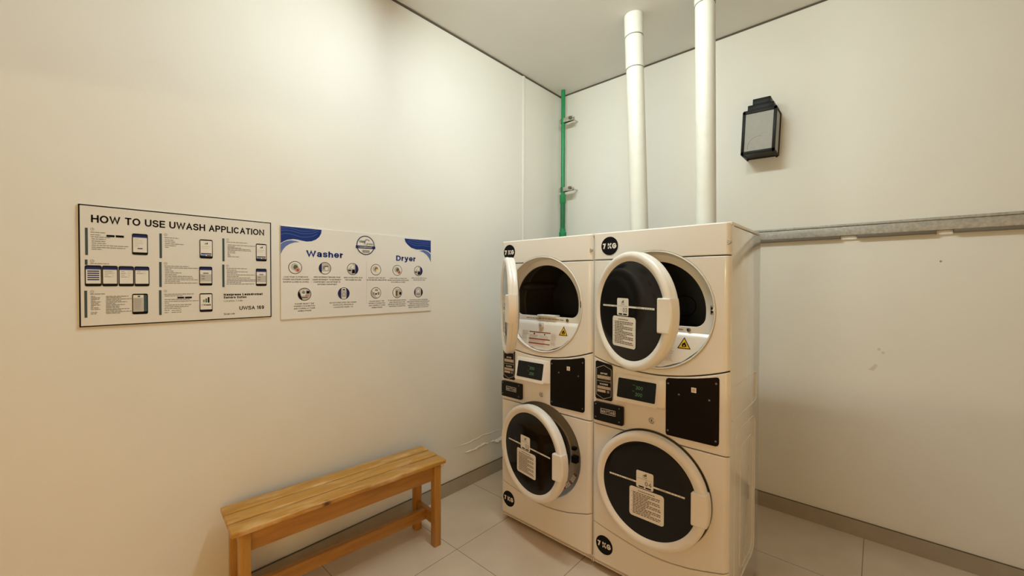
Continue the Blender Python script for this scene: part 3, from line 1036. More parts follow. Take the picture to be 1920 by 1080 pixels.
    def screw_at(x, z, yf, r_, parent, m_='screw_dark'):
        s = MB().lathe([(r_, 0.0006), (r_, -0.001), (r_*0.6, -0.0022), (0.0, -0.0024)], lambda a, bb, h: (x+a, yf+h, z+bb), m_, 14)
        part(s, 'screw', parent)

    for x, z in ((0.034, 0.920), (0.172, 0.920), (0.034, 0.850), (0.172, 0.850)):
        screw_at(x, z, -0.018, 0.0042, bo)

    # --- key lock
    kl = MB().lathe([(0.0155, 0.001), (0.0155, -0.002), (0.0125, -0.0045), (0.0105, -0.0045), (0.0100, -0.002), (0.0, -0.002)], lambda a, bb, h: (0.338+a, h, 0.893+bb), 'chrome', 28)
    kl.box(0.3365, 0.3395, -0.0026, -0.0018, 0.8885, 0.8975, 'print_black')
    part(kl, 'key_lock')

    # --- black payment plate
    top = [(0.644-0.010, 1.1535), (0.60, 1.1455), (0.55, 1.1350), (0.50, 1.1270), (0.46, 1.1210), (0.419, 1.1170)]
    pts = [(0.418, 0.842), (0.632, 0.845), (0.641, 0.850), (0.645, 0.860), (0.645, 1.144), (0.641, 1.152)]+top+[(0.411, 1.112), (0.408, 1.104), (0.408, 0.853), (0.411, 0.845)]
    pm = part(MB().slab([pts], -0.0035, 0.0045, 'black_plate', 0.001, 1), 'payment_plate')
    for x, z in ((0.419, 1.092), (0.632, 1.125), (0.470, 1.047), (0.604, 1.046), (0.419, 0.866), (0.632, 0.868)):
        screw_at(x, z, -0.0035, 0.0046, pm)
    qp = lambda u, v, q: (u, -0.0039-0.0004*q, v)
    qs = MB().rect((0.526, 1.068, 0.548, 1.091), qp, 0, 'print_white')
    qs.rect((0.5305, 1.0725, 0.5435, 1.0865), qp, 1, 'print_tan')
    part(qs, 'small_sticker', pm, smooth=False)
    return root


MACHINE_Y = 1.9455
make_machine(-1.8541, MACHINE_Y, 'white stacked washer dryer nearest the corner, dryer door swung wide open almost edge-on', 42, 10, (1, 2, 0.074, 0.074))
make_machine(-1.1641, MACHINE_Y, 'white stacked washer dryer with doors numbered 03 and 04, nearest the lantern', 26, 0, (3, 4, 0.103, 0.081))


# ------------------------------------------------------------------ wooden bench
def make_bench():
    ang = radians(4.8)
    L, Wd, Ht = 1.075, 0.286, 0.51
    root = thing('wooden_bench', (-2.105, 1.014, 0), 'varnished pine bench with a worn slatted top against the white wall below the signs', 'bench', None, -ang)
    hx, hy = Wd/2, L/2
    pw = (Wd-0.015)/3
    for i in range(3):
        x0 = -hx+i*(pw+0.0075)
        MB().box(x0, x0+pw, -hy, hy, Ht-0.024, Ht, 'pine_top', 0.0055, 3).build('seat_plank', root)
    lg = 0.044
    lx, ly = hx-0.010-lg, hy-0.030-lg
    for sx in (-1, 1):
        for sy in (-1, 1):
            x0 = lx if sx > 0 else -lx-lg
            y0 = ly if sy > 0 else -ly-lg
            MB().box(x0, x0+lg, y0, y0+lg, 0.0, Ht-0.024, 'pine_leg', 0.0025).build('leg', root)
    for sx in (-1, 1):
        x0 = lx+0.010 if sx > 0 else -lx-0.010-0.022
        MB().box(x0, x0+0.022, -ly, ly, Ht-0.024-0.088, Ht-0.024, 'pine_rail', 0.002).build('apron', root)
    for sy in (-1, 1):
        y0 = ly+0.010 if sy > 0 else -ly-0.010-0.022
        MB().box(-lx, lx, y0, y0+0.022, Ht-0.024-0.088, Ht-0.024, 'pine_cross', 0.002).build('end_apron', root)
        MB().box(-lx, lx, y0, y0+0.026, 0.118, 0.186, 'pine_cross', 0.003).build('cross_stretcher', root)
    MB().box(-0.017, 0.017, -ly-0.010+0.004, ly+0.010, 0.118, 0.182, 'pine_rail', 0.003).build('stretcher', root)


make_bench()

# ------------------------------------------------------------------ wall signs
BARS= [(0.0625, 1.6776, 0.0703, 1.7858), (0.0611, 1.6386, 0.0685, 1.6597), (0.0587, 1.4282, 0.0665, 1.5358), (0.2871, 1.6755, 0.2953, 1.7835), (0.2853, 1.5488, 0.2936,
    1.6586), (0.284, 1.4256, 0.2923, 1.5347), (0.5167, 1.6711, 0.5252, 1.7807), (0.5155, 1.5467, 0.5244, 1.6551)]
PHONES= [(0.1992, 1.686, 0.249, 1.7758), (0.4285, 1.6814, 0.4783, 1.7694), (0.6577, 1.6776, 0.7062, 1.766), (0.0607, 1.5532, 0.1079, 1.6372), (0.109, 1.5529, 0.155, 1.637),
    (0.1573, 1.5526, 0.2039, 1.6368), (0.2054, 1.5524, 0.2528, 1.6368), (0.4263, 1.5546, 0.4761, 1.643), (0.657, 1.5518, 0.7055, 1.6396), (0.198, 1.4339, 0.2475, 1.5211),
    (0.4269, 1.4317, 0.4762, 1.5188)]
PILLS= [(0.1227, 1.7544, 0.1468, 1.763), (0.1498, 1.7546, 0.1745, 1.7636), (0.3466, 1.4968, 0.3706, 1.5043), (0.3737, 1.4966, 0.3987, 1.5042)]
CIRC= [(0.0826, 1.782), (0.3081, 1.7799), (0.5379, 1.7758), (0.0816, 1.6547), (0.3072, 1.6525), (0.5362, 1.6494), (0.0799, 1.5312), (0.3055, 1.5304)]
LINES= [(0.0777, 0.1185, 1.7698), (0.0777, 0.1051, 1.7599), (0.0788, 0.1351, 1.7517), (0.0806, 0.1202, 1.7433), (0.0805, 0.1189, 1.7348), (0.0805, 0.1214, 1.7268), (0.0804,
    0.1887, 1.7184), (0.0803, 0.1785, 1.7102), (0.0803, 0.1084, 1.7025), (0.0762, 0.1291, 1.6446), (0.0743, 0.116, 1.5221), (0.0769, 0.0877, 1.5121), (0.0769, 0.1021,
    1.5068), (0.0768, 0.1003, 1.5009), (0.0768, 0.0875, 1.495), (0.0767, 0.1047, 1.4895), (0.0767, 0.0974, 1.4834), (0.0766, 0.1028, 1.4773), (0.0766, 0.0837, 1.4718),
    (0.0765, 0.0972, 1.4659), (0.0765, 0.1027, 1.4599), (0.0764, 0.0935, 1.448), (0.0763, 0.0907, 1.4421), (0.1197, 0.1855, 1.5115), (0.1196, 0.1631, 1.5063), (0.1196,
    0.1953, 1.5), (0.1195, 0.163, 1.4943), (0.1195, 0.1824, 1.4882), (0.1194, 0.1457, 1.4829), (0.1194, 0.1745, 1.4768), (0.1193, 0.159, 1.4711), (0.1193, 0.158, 1.4656),
    (0.1192, 0.1881, 1.4594), (0.1192, 0.1636, 1.4542), (0.1192, 0.1949, 1.4483), (0.1191, 0.1607, 1.4428), (0.3035, 0.3524, 1.7666), (0.3055, 0.3359, 1.7567), (0.3055,
    0.3399, 1.7488), (0.3054, 0.3711, 1.7403), (0.3053, 0.3429, 1.7325), (0.3053, 0.3174, 1.7246), (0.3026, 0.3877, 1.6412), (0.3046, 0.4229, 1.6338), (0.3046, 0.3258,
    1.6265), (0.3045, 0.3334, 1.6195), (0.3045, 0.3614, 1.6117), (0.3044, 0.3457, 1.6042), (0.3044, 0.3997, 1.5967), (0.3043, 0.4035, 1.5887), (0.3043, 0.4225, 1.581),
    (0.3042, 0.3564, 1.5738), (0.3026, 0.4208, 1.5663), (0.3008, 0.405, 1.5167), (0.3028, 0.3654, 1.509), (0.3027, 0.3909, 1.4933), (0.3027, 0.4236, 1.4849), (0.3026,
    0.3171, 1.4776), (0.3034, 0.3956, 1.4684), (0.3034, 0.3858, 1.4606), (0.3018, 0.3597, 1.4528), (0.3018, 0.3184, 1.4447), (0.3261, 0.3596, 1.4441), (0.3017, 0.3153,
    1.4354), (0.326, 0.3596, 1.4355), (0.5331, 0.6196, 1.7646), (0.5377, 0.6545, 1.7511), (0.5376, 0.5687, 1.7435), (0.5376, 0.5929, 1.738), (0.5375, 0.6329, 1.7325),
    (0.5375, 0.6356, 1.7263), (0.5375, 0.5685, 1.72), (0.5374, 0.5703, 1.7132), (0.5374, 0.5446, 1.7071), (0.5374, 0.549, 1.7012), (0.5373, 0.5844, 1.6947), (0.5323, 0.6181,
    1.6376), (0.534, 0.5728, 1.6291), (0.534, 0.6207, 1.6218), (0.5339, 0.5753, 1.6149), (0.5339, 0.6525, 1.6063), (0.5339, 0.5827, 1.5989), (0.5338, 0.6321, 1.5911),
    (0.5338, 0.6556, 1.5827), (0.5337, 0.6567, 1.5759), (0.5337, 0.5938, 1.5692), (0.5318, 0.6495, 1.5616)]
T1= [('Maxpress Laundromat', 0.5204, 1.5053, 0.6864, 1.5163), ('Samara Suites', 0.5203, 1.4919, 0.6153, 1.5025), ('Location Code', 0.5212, 1.4758, 0.5983, 1.4849),
    ('UWSA 169', 0.585, 1.4338, 0.6928, 1.4521), ('Scan Me', 0.5208, 1.4131, 0.5652, 1.4213)]
BLOB= [(0.7732, 1.8675), (0.9849, 1.8668), (0.9821, 1.846), (0.9711, 1.8256), (0.9532, 1.8092), (0.9292, 1.798), (0.903, 1.7944), (0.8773, 1.7978), (0.8545, 1.8019),
    (0.8345, 1.8029), (0.8075, 1.7971), (0.7881, 1.7877), (0.7728, 1.7762)]
BLOB2= [(0.7727, 1.771), (0.7833, 1.7822), (0.8026, 1.7909), (0.8222, 1.7956), (0.847, 1.7938), (0.8671, 1.7895), (0.8419, 1.7855), (0.8172, 1.7757), (0.7976, 1.7612),
    (0.7831, 1.742), (0.7725, 1.7191)]
RBLOB= [(1.5247, 1.8625), (1.7374, 1.8647), (1.7374, 1.7775), (1.7138, 1.792), (1.6889, 1.7967), (1.6562, 1.7967), (1.616, 1.7949), (1.5767, 1.8038), (1.5497, 1.8218),
    (1.5322, 1.8402)]
RBLOB2= [(1.64, 1.7876), (1.6807, 1.7948), (1.7138, 1.7851), (1.7374, 1.7678), (1.7374, 1.7123), (1.7222, 1.7408), (1.7013, 1.7638), (1.6724, 1.7793)]
WL1= [[(0.7731, 1.8555), (0.8029, 1.8601), (0.8373, 1.8567), (0.8775, 1.8499), (0.9295, 1.8549), (0.9589, 1.866)], [(0.7731, 1.8436), (0.8029, 1.8481), (0.8372, 1.8445),
    (0.8775, 1.8365), (0.9294, 1.8423), (0.9669, 1.8584)], [(0.773, 1.8229), (0.7979, 1.8303), (0.8322, 1.8271), (0.8774, 1.8177), (0.9293, 1.8248), (0.9615, 1.8414)]]
WR1= [[(1.5574, 1.8586), (1.6081, 1.8527), (1.6725, 1.8488), (1.7374, 1.8536)], [(1.5498, 1.8501), (1.6081, 1.8373), (1.6725, 1.8372), (1.7374, 1.8398)], [(1.5459, 1.8432),
    (1.6002, 1.8233), (1.6725, 1.8256), (1.7374, 1.8211)]]
T2= [('Washer', 0.9002, 1.7106, 1.1081, 1.7469), ('Dryer', 1.4613, 1.7049, 1.612, 1.747)]
ICON= [(0.8438, 1.65, 0.0346), (1.0028, 1.6506, 0.0348), (1.167, 1.6504, 0.0354), (0.8914, 1.5051, 0.0353), (1.1115, 1.5054, 0.0355), (1.3182, 1.65, 0.0352), (1.47, 1.6499,
    0.0349), (1.6335, 1.649, 0.0344), (1.3178, 1.5047, 0.0353), (1.4698, 1.5046, 0.0355), (1.6341, 1.5038, 0.0352)]
CAP= [(0.8486, 1.5994, 0.0133, 0.1355), (1.0155, 1.5997, 0.0136, 0.1624), (1.1699, 1.599, 0.0136, 0.1171), (0.8912, 1.4536, 0.013, 0.1111), (1.1089, 1.4525, 0.0133, 0.1605),
    (1.3248, 1.5988, 0.0131, 0.1352), (1.478, 1.597, 0.0123, 0.1587), (1.6398, 1.6005, 0.0129, 0.1208), (1.3245, 1.4531, 0.0131, 0.1116), (1.4689, 1.4548, 0.0129, 0.1322),
    (1.6357, 1.4531, 0.0125, 0.181)]
SB = 0.007


def sp(u, v, k):
    return (X_L+SB+0.0005+0.0004*k, u, v)


# how-to-use sign
s1 = MB().box(X_L+0.0005, X_L+SB, 0.0442, 0.7275, 1.391, 1.8785, 'sign_board', 0.001).build('wall_sign', smooth=False)
tag(s1, 'black-bordered white sign headed HOW TO USE UWASH APPLICATION with rows of small phone pictures', 'sign')
b = MB()
u0, u1, v0, v1, bw_ = 0.0442, 0.7275, 1.391, 1.8785, 0.0045
for r_ in ((u0, v0, u1, v0+bw_), (u0, v1-bw_, u1, v1), (u0, v0, u0+bw_, v1), (u1-bw_, v0, u1, v1)):
    b.rect(r_, sp, 0, 'print_black')
b.build('border', s1, smooth=False)['label'] = 'thin black printed border'
MB().text('HOW TO USE UWASH APPLICATION', (0.0797, 1.8090, 0.6954, 1.8395), sp, 0, 'print_black', 0.185).build('heading', s1, smooth=False)
rr_ = random.Random(11)


def step_of(u, v):
    return (0 if u < 0.27 else 1 if u < 0.5 else 2, 0 if v > 1.665 else 1 if v > 1.545 else 2)


steps = {}
for i, r_ in enumerate(BARS):
    steps.setdefault(step_of(r_[0], r_[1]+0.004), MB()).rect(r_, sp, 0, 'print_teal')
for (a, c, v) in LINES:
    st = steps[step_of(a, v)]
    x = a
    while x < c:
        l = min(rr_.uniform(0.006, 0.018), c-x+0.0005)
        st.rect((x, v-0.0016, x+l, v+0.0016), sp, 0, 'print_grey')
        x += l+0.0016
for i, (u, v) in enumerate(CIRC):
    st = steps[step_of(u, v)]
    st.ring(u, v, 0.0044, 0.0056, sp, 0, 'print_grey', 24)
    st.text(str(i+1), (u-0.0016, v-0.0030, u+0.0016, v+0.0030), sp, 1, 'print_grey')
for r_ in PILLS:
    steps[step_of(r_[0], r_[1])].rrect(r_, 0.002, sp, 0, 'print_black')
for st in steps.values():
    st.build('printed_step', s1, smooth=False)
for i, (a, bq, c, d) in enumerate(PHONES):
    p = MB()
    p.rrect((a, bq, c, d), 0.006, sp, 2, 'print_black')
    w = c-a
    sc_ = (a+0.0028, bq+0.011, c-0.0028, d-0.0055)
    p.rect(sc_, sp, 3, 'print_white')
    x0, y0, x1, y1 = sc_
    if i in (0, 3, 4, 5, 6, 7, 8):
        p.rect((x0, y1-0.009, x1, y1), sp, 4, 'print_navy')
        p.rect((x0, y1-0.0115, x1, y1-0.009), sp, 4, 'print_sky')
    if i == 0:
        for k in range(6):
            p.rect((x0+0.004, y1-0.018-k*0.0062, x0+0.012+rr_.uniform(0, 0.022), y1-0.0165-k*0.0062), sp, 4, 'print_pale')
        p.rect((x0+0.014, y0+0.014, x1-0.014, y0+0.018), sp, 4, 'print_navy')
    elif i in (1, 2):
        for k in range(3):
            p.rrect(((x0+x1)/2-0.006+k*0.0042, y1-0.017, (x0+x1)/2-0.0028+k*0.0042, y1-0.0125+k*0.0022), 0.001, sp, 4, 'print_green' if k < 2 else 'print_black')
        for k in range(2):
            p.rect((x0+0.004, y1-0.028-k*0.008, x1-0.006-k*0.008, y1-0.0265-k*0.008), sp, 4, 'print_pale')
        p.rect((x0+0.002, y0+0.0085, x1-0.002, y0+0.0135), sp, 4, 'print_navy')
        p.rect((x0+0.024, y0+0.001, x1-0.003, y0+0.005), sp, 4, 'print_navy')
        p.rect((x0, y0, x0+0.020, y0+0.006), sp, 4, 'print_sky')
    elif i == 3:
        for k in range(5):
            p.rect((x0+0.004, y1-0.020-k*0.0085, x1-0.004, y1-0.0155-k*0.0085), sp, 4, 'print_navy')
    elif i in (4, 5, 6):
        for k in range(4 if i < 6 else 2):
            p.rect((x0+0.004, y1-0.018-k*0.0075, x0+0.014+rr_.uniform(0, 0.012), y1-0.016-k*0.0075), sp, 4, 'print_grey')
            p.rect((x0+0.024, y1-0.018-k*0.0075, x0+0.030+rr_.uniform(0, 0.006), y1-0.0165-k*0.0075), sp, 4, 'print_pale')
    elif i in (7, 8):
        p.rect((x0, y0+0.008, x1, y0+0.042), sp, 4, 'print_pale')
        p.rect((x0+0.012, y0+0.045, x1-0.012, y0+0.049), sp, 5, 'print_brown')
        p.rect((x0+0.006, y0+0.030, x0+0.018, y0+0.035), sp, 5, 'print_grey')
        p.rect((x0+0.006, y0+0.018, x0+0.017, y0+0.023), sp, 5, 'print_grey')
    elif i == 9:
        p.rect((x1-0.011, y0, x1, y1), sp, 4, 'print_teal')
        p.rect((x0+0.001, y0+0.001, x1-0.013, y1-0.012), sp, 4, 'print_pale')
        p.rect((x0+0.014, y1-0.009, x0+0.022, y1-0.003), sp, 5, 'print_green')
        for k in range(9):
            p.rect((x0+0.004, y1-0.018-k*0.0052, x0+0.022+rr_.uniform(0, 0.006), y1-0.0168-k*0.0052), sp, 5, 'print_grey')
    elif i == 10:
        for k, hh in enumerate((0.016, 0.021, 0.027)):
            p.rrect((x0+0.010+k*0.0090, y0+0.031+(2-k)*0.0012, x0+0.0165+k*0.0090, y0+0.031+hh), 0.003, sp, 4, ('print_grey', 'print_green', 'print_black')[k])
        p.text('U', (x0+0.004, y0+0.018, x0+0.0095, y0+0.0255), sp, 4, 'print_black', 0.12)
        p.text('Wash', (x0+0.0110, y0+0.018, x1-0.004, y0+0.0255), sp, 4, 'print_black', 0.22)
    p.build('phone_picture', s1, smooth=False)
for i, (s, a, bq, c, d) in enumerate(T1):
    MB().text(s, (a, bq, c, d), sp, 0, 'print_black' if i != 2 else 'print_grey', (0.26, 0.22, 0.13, 0.18, 0.14)[i]).build('location_text', s1, smooth=False)

# washer and dryer guide
s2 = MB().box(X_L+0.0005, X_L+SB, 0.7725, 1.7405, 1.3725, 1.8725, 'sign_board_white', 0.001).build('wall_sign', smooth=False)
tag(s2, 'white Washer and Dryer guide sign with blue waves in its upper corners and round pictures', 'sign')
g = MB()
g.flat(BLOB, sp, 0, 'print_blue')
g.flat(BLOB2, sp, 0, 'print_sky')
for wv in WL1:
    g.line(smooth_pts(wv, 30), 0.0018, sp, 1, 'print_sky')
g.build('wave_graphic', s2, smooth=False)
g = MB()
g.flat(RBLOB, sp, 0, 'print_blue')
g.flat(RBLOB2, sp, 0, 'print_sky')
for wv in WR1:
    g.line(smooth_pts(wv, 30), 0.0018, sp, 1, 'print_sky')
g.build('wave_graphic', s2, smooth=False)
for (s, a, bq, c, d) in T2:
    MB().text(s, (a, 1.7125, c, 1.7470), sp, 0, 'print_blue', 0.205).build('heading', s2, smooth=False)
MB().rect((1.2540, 1.4370, 1.2552, 1.7012), sp, 0, 'print_pale').build('divider_line', s2, smooth=False)
lg_ = MB()
lu, lv = 1.2506, 1.7978
lg_.disc(lu, lv, 0.0575, sp, 0, 'print_white', 64)
lg_.ring(lu-0.0012, lv-0.0004, 0.0533, 0.0590, sp, 1, 'print_navy', 64)
lg_.text('Max', (1.2075, 1.8127, 1.2420, 1.8290), sp, 2, 'print_green', 0.2)
lg_.text('press', (1.2560, 1.8000, 1.2965, 1.8150), sp, 2, 'print_green', 0.13)
lg_.line(arc(1.2600, 1.8180, 0.0150, radians(25), radians(200), 12), 0.0035, sp, 2, 'print_navy')
lg_.line(arc(1.2570, 1.8170, 0.0180, radians(60), radians(235), 12), 0.0014, sp, 2, 'print_pale')
lg_.line([(1.2360, 1.8030), (1.2420, 1.8100), (1.2480, 1.8220)], 0.0026, sp, 2, 'print_green')
lg_.line([(1.2400, 1.8240), (1.2480, 1.8080), (1.2540, 1.7985)], 0.0020, sp, 2, 'print_navy')
lg_.rect((1.1859, 1.7775, 1.3131, 1.7945), sp, 3, 'print_navy')
lg_.text('LAUNDROMAT', (1.2040, 1.7815, 1.2930, 1.7900), sp, 4, 'print_white', 0.14)
lg_.rect((1.2281, 1.7537, 1.2746, 1.7682), sp, 3, 'print_grey')
for k in range(5):
    lg_.rect((1.2310+k*0.0084, 1.7590, 1.2370+k*0.0084, 1.7640), sp, 4, 'print_pale')
lg_.build('round_logo', s2, smooth=False)
CAPS = (('LOAD YOUR CLOTHES INTO', 'WASHER AND ENSURE WASHER', 'DOOR IS CLOSED & LOCKED'),
        ('OPEN DETERGENT DRAWER, POUR', 'LIQUID DETERGENT TO DETERGENT', 'COMPARTMENT AND SOFTENER TO', 'SOFTENER COMPARTMENT'),
        ('OPEN UWASH APPS, SCAN', 'THE WASHER QR CODE'),
        ('PLEASE SELECT THE', 'WASHER CYCLE BUTTON', 'AND CONFIRM AT YOUR', 'MOBILE PHONE'),
        ('DO NOT FORCE OPEN THE WASHER', 'DOOR UNTIL PROCESS IS', 'COMPLETE (TIMER = 0)'),
        ('PLEASE CLEAN THE LINT', 'FILTER BEFORE USING DRYER'),
        ('LOAD YOUR CLOTHES INTO', 'DRYER AND ENSURE DRYER DOOR', 'IS CLOSED & LOCKED'),
        ('OPEN UWASH APPS, SCAN', 'THE DRYER QR CODE'),
        ('PLEASE SELECT THE', 'DRYING CYCLE BUTTON', 'AND CONFIRM AT YOUR', 'MOBILE PHONE'),
        ('IF YOU NEED EXTRA DRYING', 'TIME, PLEASE SCAN THE', 'DRYER QR CODE AND SELECT', 'THE DRYER CYCLE BUTTON'),
        ('YOU SHOULD CHECK THE DRYING', 'PROCESS BY OPENING THE DRYER DOOR', 'THEN YOU COULD CONTINUE THE', 'PROCESS BY CLOSING THE DOOR AND', 'SELECT THE DRYER CYCLE BUTTON'))
KIND = (0, 1, 2, 3, 4, 5, 0, 2, 6, 7, 8)
for (u, v, r_), kd, (cu_, cv_, pitch_, wid), lines in zip(ICON, KIND, CAP, CAPS):
    ic = MB()
    ic.disc(u, v, r_, sp, 0, 'print_black', 48)
    ic.disc(u, v, r_*0.91, sp, 1, 'print_white' if kd in (0, 4, 5, 6) else 'print_pale', 48)

    def seg(a0, a1, m, k=2):            # circular segment
        ic.flat(arc(u, v, r_*0.91, radians(a0), radians(a1), 20), sp, k, m)

    if kd in (0, 5):
        ic.disc(u-0.004, v+0.004, r_*0.55, sp, 2, 'print_pale', 24)
        ic.flat([(u-0.010, v+0.004), (u-0.002, v+0.016), (u+0.010, v+0.012), (u+0.014, v), (u+0.004, v-0.008), (u-0.008, v-0.006)], sp, 3, 'print_green' if kd == 0 else 'print_brown')
        ic.flat([(u-0.002, v+0.006), (u+0.010, v+0.008), (u+0.016, v-0.004), (u+0.002, v-0.012), (u-0.006, v-0.004)], sp, 4, 'print_brown' if kd == 0 else 'print_yellow')
        ic.disc(u+0.012, v-0.012, r_*0.34, sp, 5, 'print_pink' if kd == 0 else 'print_white', 20)
        if kd == 0:
            ic.disc(u+0.012, v-0.013, r_*0.14, sp, 6, 'print_red', 12)
    elif kd == 1:
        seg(125, 235, 'print_navy')
        ic.rect((u-0.004, v+0.008, u+0.018, v+0.014), sp, 3, 'print_brown')
        ic.rect((u-0.012, v-0.006, u-0.002, v+0.012), sp, 3, 'print_grey')
        ic.disc(u+0.008, v-0.002, 0.009, sp, 4, 'print_white', 18)
        seg(215, 325, 'print_white')
    elif kd == 2:
        seg(-62, 62, 'print_navy')
        seg(90, 190, 'print_white')
        ic.flat([(u-0.004, v-0.004), (u+0.012, v-0.002), (u+0.014, v-0.024), (u-0.006, v-0.026)], sp, 4, 'print_black')
        ic.flat([(u-0.030, v-0.004), (u-0.010, v-0.006), (u-0.012, v-0.012), (u-0.026, v-0.012)], sp, 4, 'print_black')
        ic.flat([(u-0.012, v+0.004), (u+0.004, v+0.002), (u+0.008, v+0.020), (u-0.006, v+0.024)], sp, 3, 'print_white')
    elif kd == 3:
        seg(150, 250, 'print_black')
        ic.rect((u-0.018, v-0.008, u+0.006, v+0.022), sp, 3, 'print_white')
        ic.disc(u-0.006, v+0.011, 0.009, sp, 4, 'print_grey', 20)
        ic.rect((u+0.010, v+0.004, u+0.026, v+0.018), sp, 4, 'print_black')
        ic.rect((u-0.018, v-0.020, u+0.016, v-0.015), sp, 4, 'print_brown')
        ic.flat([(u+0.002, v-0.004), (u+0.026, v-0.002), (u+0.020, v-0.014), (u+0.004, v-0.014)], sp, 3, 'print_pink')
    elif kd == 4:
        seg(115, 245, 'print_navy')
        seg(-65, 65, 'print_navy')
        ic.rect((u-0.016, v-0.024, u+0.016, v+0.020), sp, 3, 'print_pale')
        ic.ring(u, v-0.006, 0.009, 0.012, sp, 4, 'print_grey', 24)
        ic.rect((u-0.008, v+0.020, u+0.008, v+0.026), sp, 4, 'print_black')
    elif kd == 6:
        seg(150, 290, 'print_pale')
        ic.disc(u, v-0.006, 0.006, sp, 3, 'print_black', 16)
        ic.rect((u-0.022, v-0.010, u-0.010, v+0.004), sp, 3, 'print_grey')
        ic.flat([(u-0.010, v+0.014), (u+0.012, v+0.012), (u+0.014, v+0.022), (u-0.004, v+0.024)], sp, 3, 'print_grey')
        ic.rect((u+0.010, v-0.012, u+0.024, v+0.006), sp, 3, 'print_grey')
        ic.rect((u-0.002, v-0.026, u+0.004, v-0.012), sp, 3, 'print_white')
    elif kd == 7:
        seg(120, 240, 'print_white')
        ic.flat([(u-0.010, v-0.022), (u-0.012, v+0.010), (u+0.002, v+0.014), (u+0.004, v-0.022)], sp, 3, 'print_brown')
        ic.flat([(u, v-0.024), (u, v+0.004), (u+0.014, v+0.002), (u+0.012, v-0.020)], sp, 4, 'print_tan')
        ic.rect((u+0.014, v-0.014, u+0.028, v+0.004), sp, 4, 'print_black')
        seg(50, 130, 'print_white')
    elif kd == 8:
        seg(140, 220, 'print_navy')
        seg(-50, 50, 'print_black')
        ic.disc(u-0.002, v+0.008, 0.012, sp, 3, 'print_white', 24)
        ic.ring(u-0.002, v+0.008, 0.008, 0.010, sp, 4, 'print_grey', 24)
        for k in range(3):
            ic.disc(u-0.012+k*0.010, v-0.012, 0.0035, sp, 3, 'print_black', 10)
    for q, s in enumerate(lines):
        hgt = pitch_*0.56
        wv = wid*min(1.0, len(s)/max(len(x) for x in lines))
        ic.text(s, (cu_-wv/2, cv_-q*pitch_-hgt/2, cu_+wv/2, cv_-q*pitch_+hgt/2), sp, 0, 'print_black', 0.15)
    ic.build('step_picture', s2, smooth=False)

# ------------------------------------------------------------------ green water pipe in the corner
gx, gy = -2.248, 3.208
gp_root = thing('water_pipe', (gx, gy, 0), 'green vertical water pipe held by two steel clamps in the room corner', 'pipe')
G = (gx, gy, 0)
MB().tube([(gx, gy, 2.06), (gx, gy, Z_C)], 0.0195, 'green_plastic', 24).build('pipe', gp_root, G)
MB().tube([(gx, gy, 0.0), (gx, gy, 2.36)], 0.0235, 'green_dark', 24).build('lower_pipe', gp_root, G)
MB().tube([(gx, gy, 2.325), (gx, gy, 2.333), (gx, gy, 2.405), (gx, gy, 2.412)], [0.024, 0.0285, 0.0285, 0.024], 'green_plastic', 24).build('coupling', gp_root, G)
MB().tube([(gx, gy, 2.00), (gx, gy, 2.008), (gx, gy, 2.05), (gx, gy, 2.058), (gx, gy, 2.085)], [0.030, 0.035, 0.035, 0.029, 0.027], 'green_plastic', 24).build('fitting', gp_root, G)
for zc in (3.105, 2.455):
    cl = MB()
    n = 28
    for (r0, r1, za, zb) in ((0.0215, 0.0245, zc-0.022, zc+0.022),):
        vs = []
        for r_, z in ((r0, za), (r1, za), (r1, zb), (r0, zb)):
            vs += [(gx+r_*cos(2*pi*i/n), gy+r_*sin(2*pi*i/n), z) for i in range(n)]
        fs = []
        for q in range(4):
            for i in range(n):
                fs.append((q*n+i, q*n+(i+1) % n, ((q+1) % 4)*n+(i+1) % n, ((q+1) % 4)*n+i))
        cl.add(vs, fs, 'green_plastic' if zc > 3 else 'green_dark')
    cl.box(gx+0.016, gx+0.118, gy-0.020, gy-0.016, zc-0.020, zc+0.020, 'chrome', 0.001)
    cl.box(gx+0.016, gx+0.118, gy+0.014, gy+0.018, zc-0.020, zc+0.020, 'chrome', 0.001)
    cl.box(gx-0.042, gx-0.016, gy-0.010, gy-0.006, zc-0.020, zc+0.020, 'chrome', 0.001)
    co = cl.build('pipe_clamp', gp_root, G)
    bt = MB().tube([(gx+0.098, gy-0.036, zc), (gx+0.098, Y_B, zc)], 0.006, 'chrome', 12)
    bt.lathe([(0.0, 0.0), (0.0155, 0.0), (0.0155, 0.015), (0.0, 0.015)], lambda a, b_, h: (gx+0.098+a, gy-0.037+h, zc+b_), 'aluminium_dark', 6)
    bt.build('bolt', co, G)


# ------------------------------------------------------------------ white vent pipes rising from the machines
def vent_pipe(xb, yb, xt, yt, r, label, rings):
    root = thing('vent_pipe', (xb, yb, 1.50), label, 'pipe', 'white vent pipes')
    O = (xb, yb, 1.50)
    at = lambda z: (xb+(xt-xb)*(z-1.62)/(Z_C-1.62), yb+(yt-yb)*(z-1.62)/(Z_C-1.62), z)
    zz = [1.62+(Z_C-1.62)*i/12 for i in range(13)]
    MB().tube([at(z) for z in zz], r, 'pvc', 40).build('duct', root, O)
    for za, zb, dr in rings:
        MB().tube([at(za), at(za+0.003), at((za+zb)/2), at(zb-0.003), at(zb)], [r, r+dr, r+dr, r+dr, r], 'pvc', 40).build('collar', root, O)
        MB().tube([at(za-0.003), at(za)], r+0.0014, 'gap_dark', 40).build('joint', root, O)
    yb0 = MACHINE_Y+MD+0.006
    MB().tube([(xb, yb, 1.56), (xb, yb, 1.64)], r+0.002, 'pvc', 40).build('end_cap', root, O)
    MB().tube([(xb, yb0, 1.60), (xb, yb-r*0.8, 1.60)], 0.032, 'pvc', 24).build('connector', root, O)


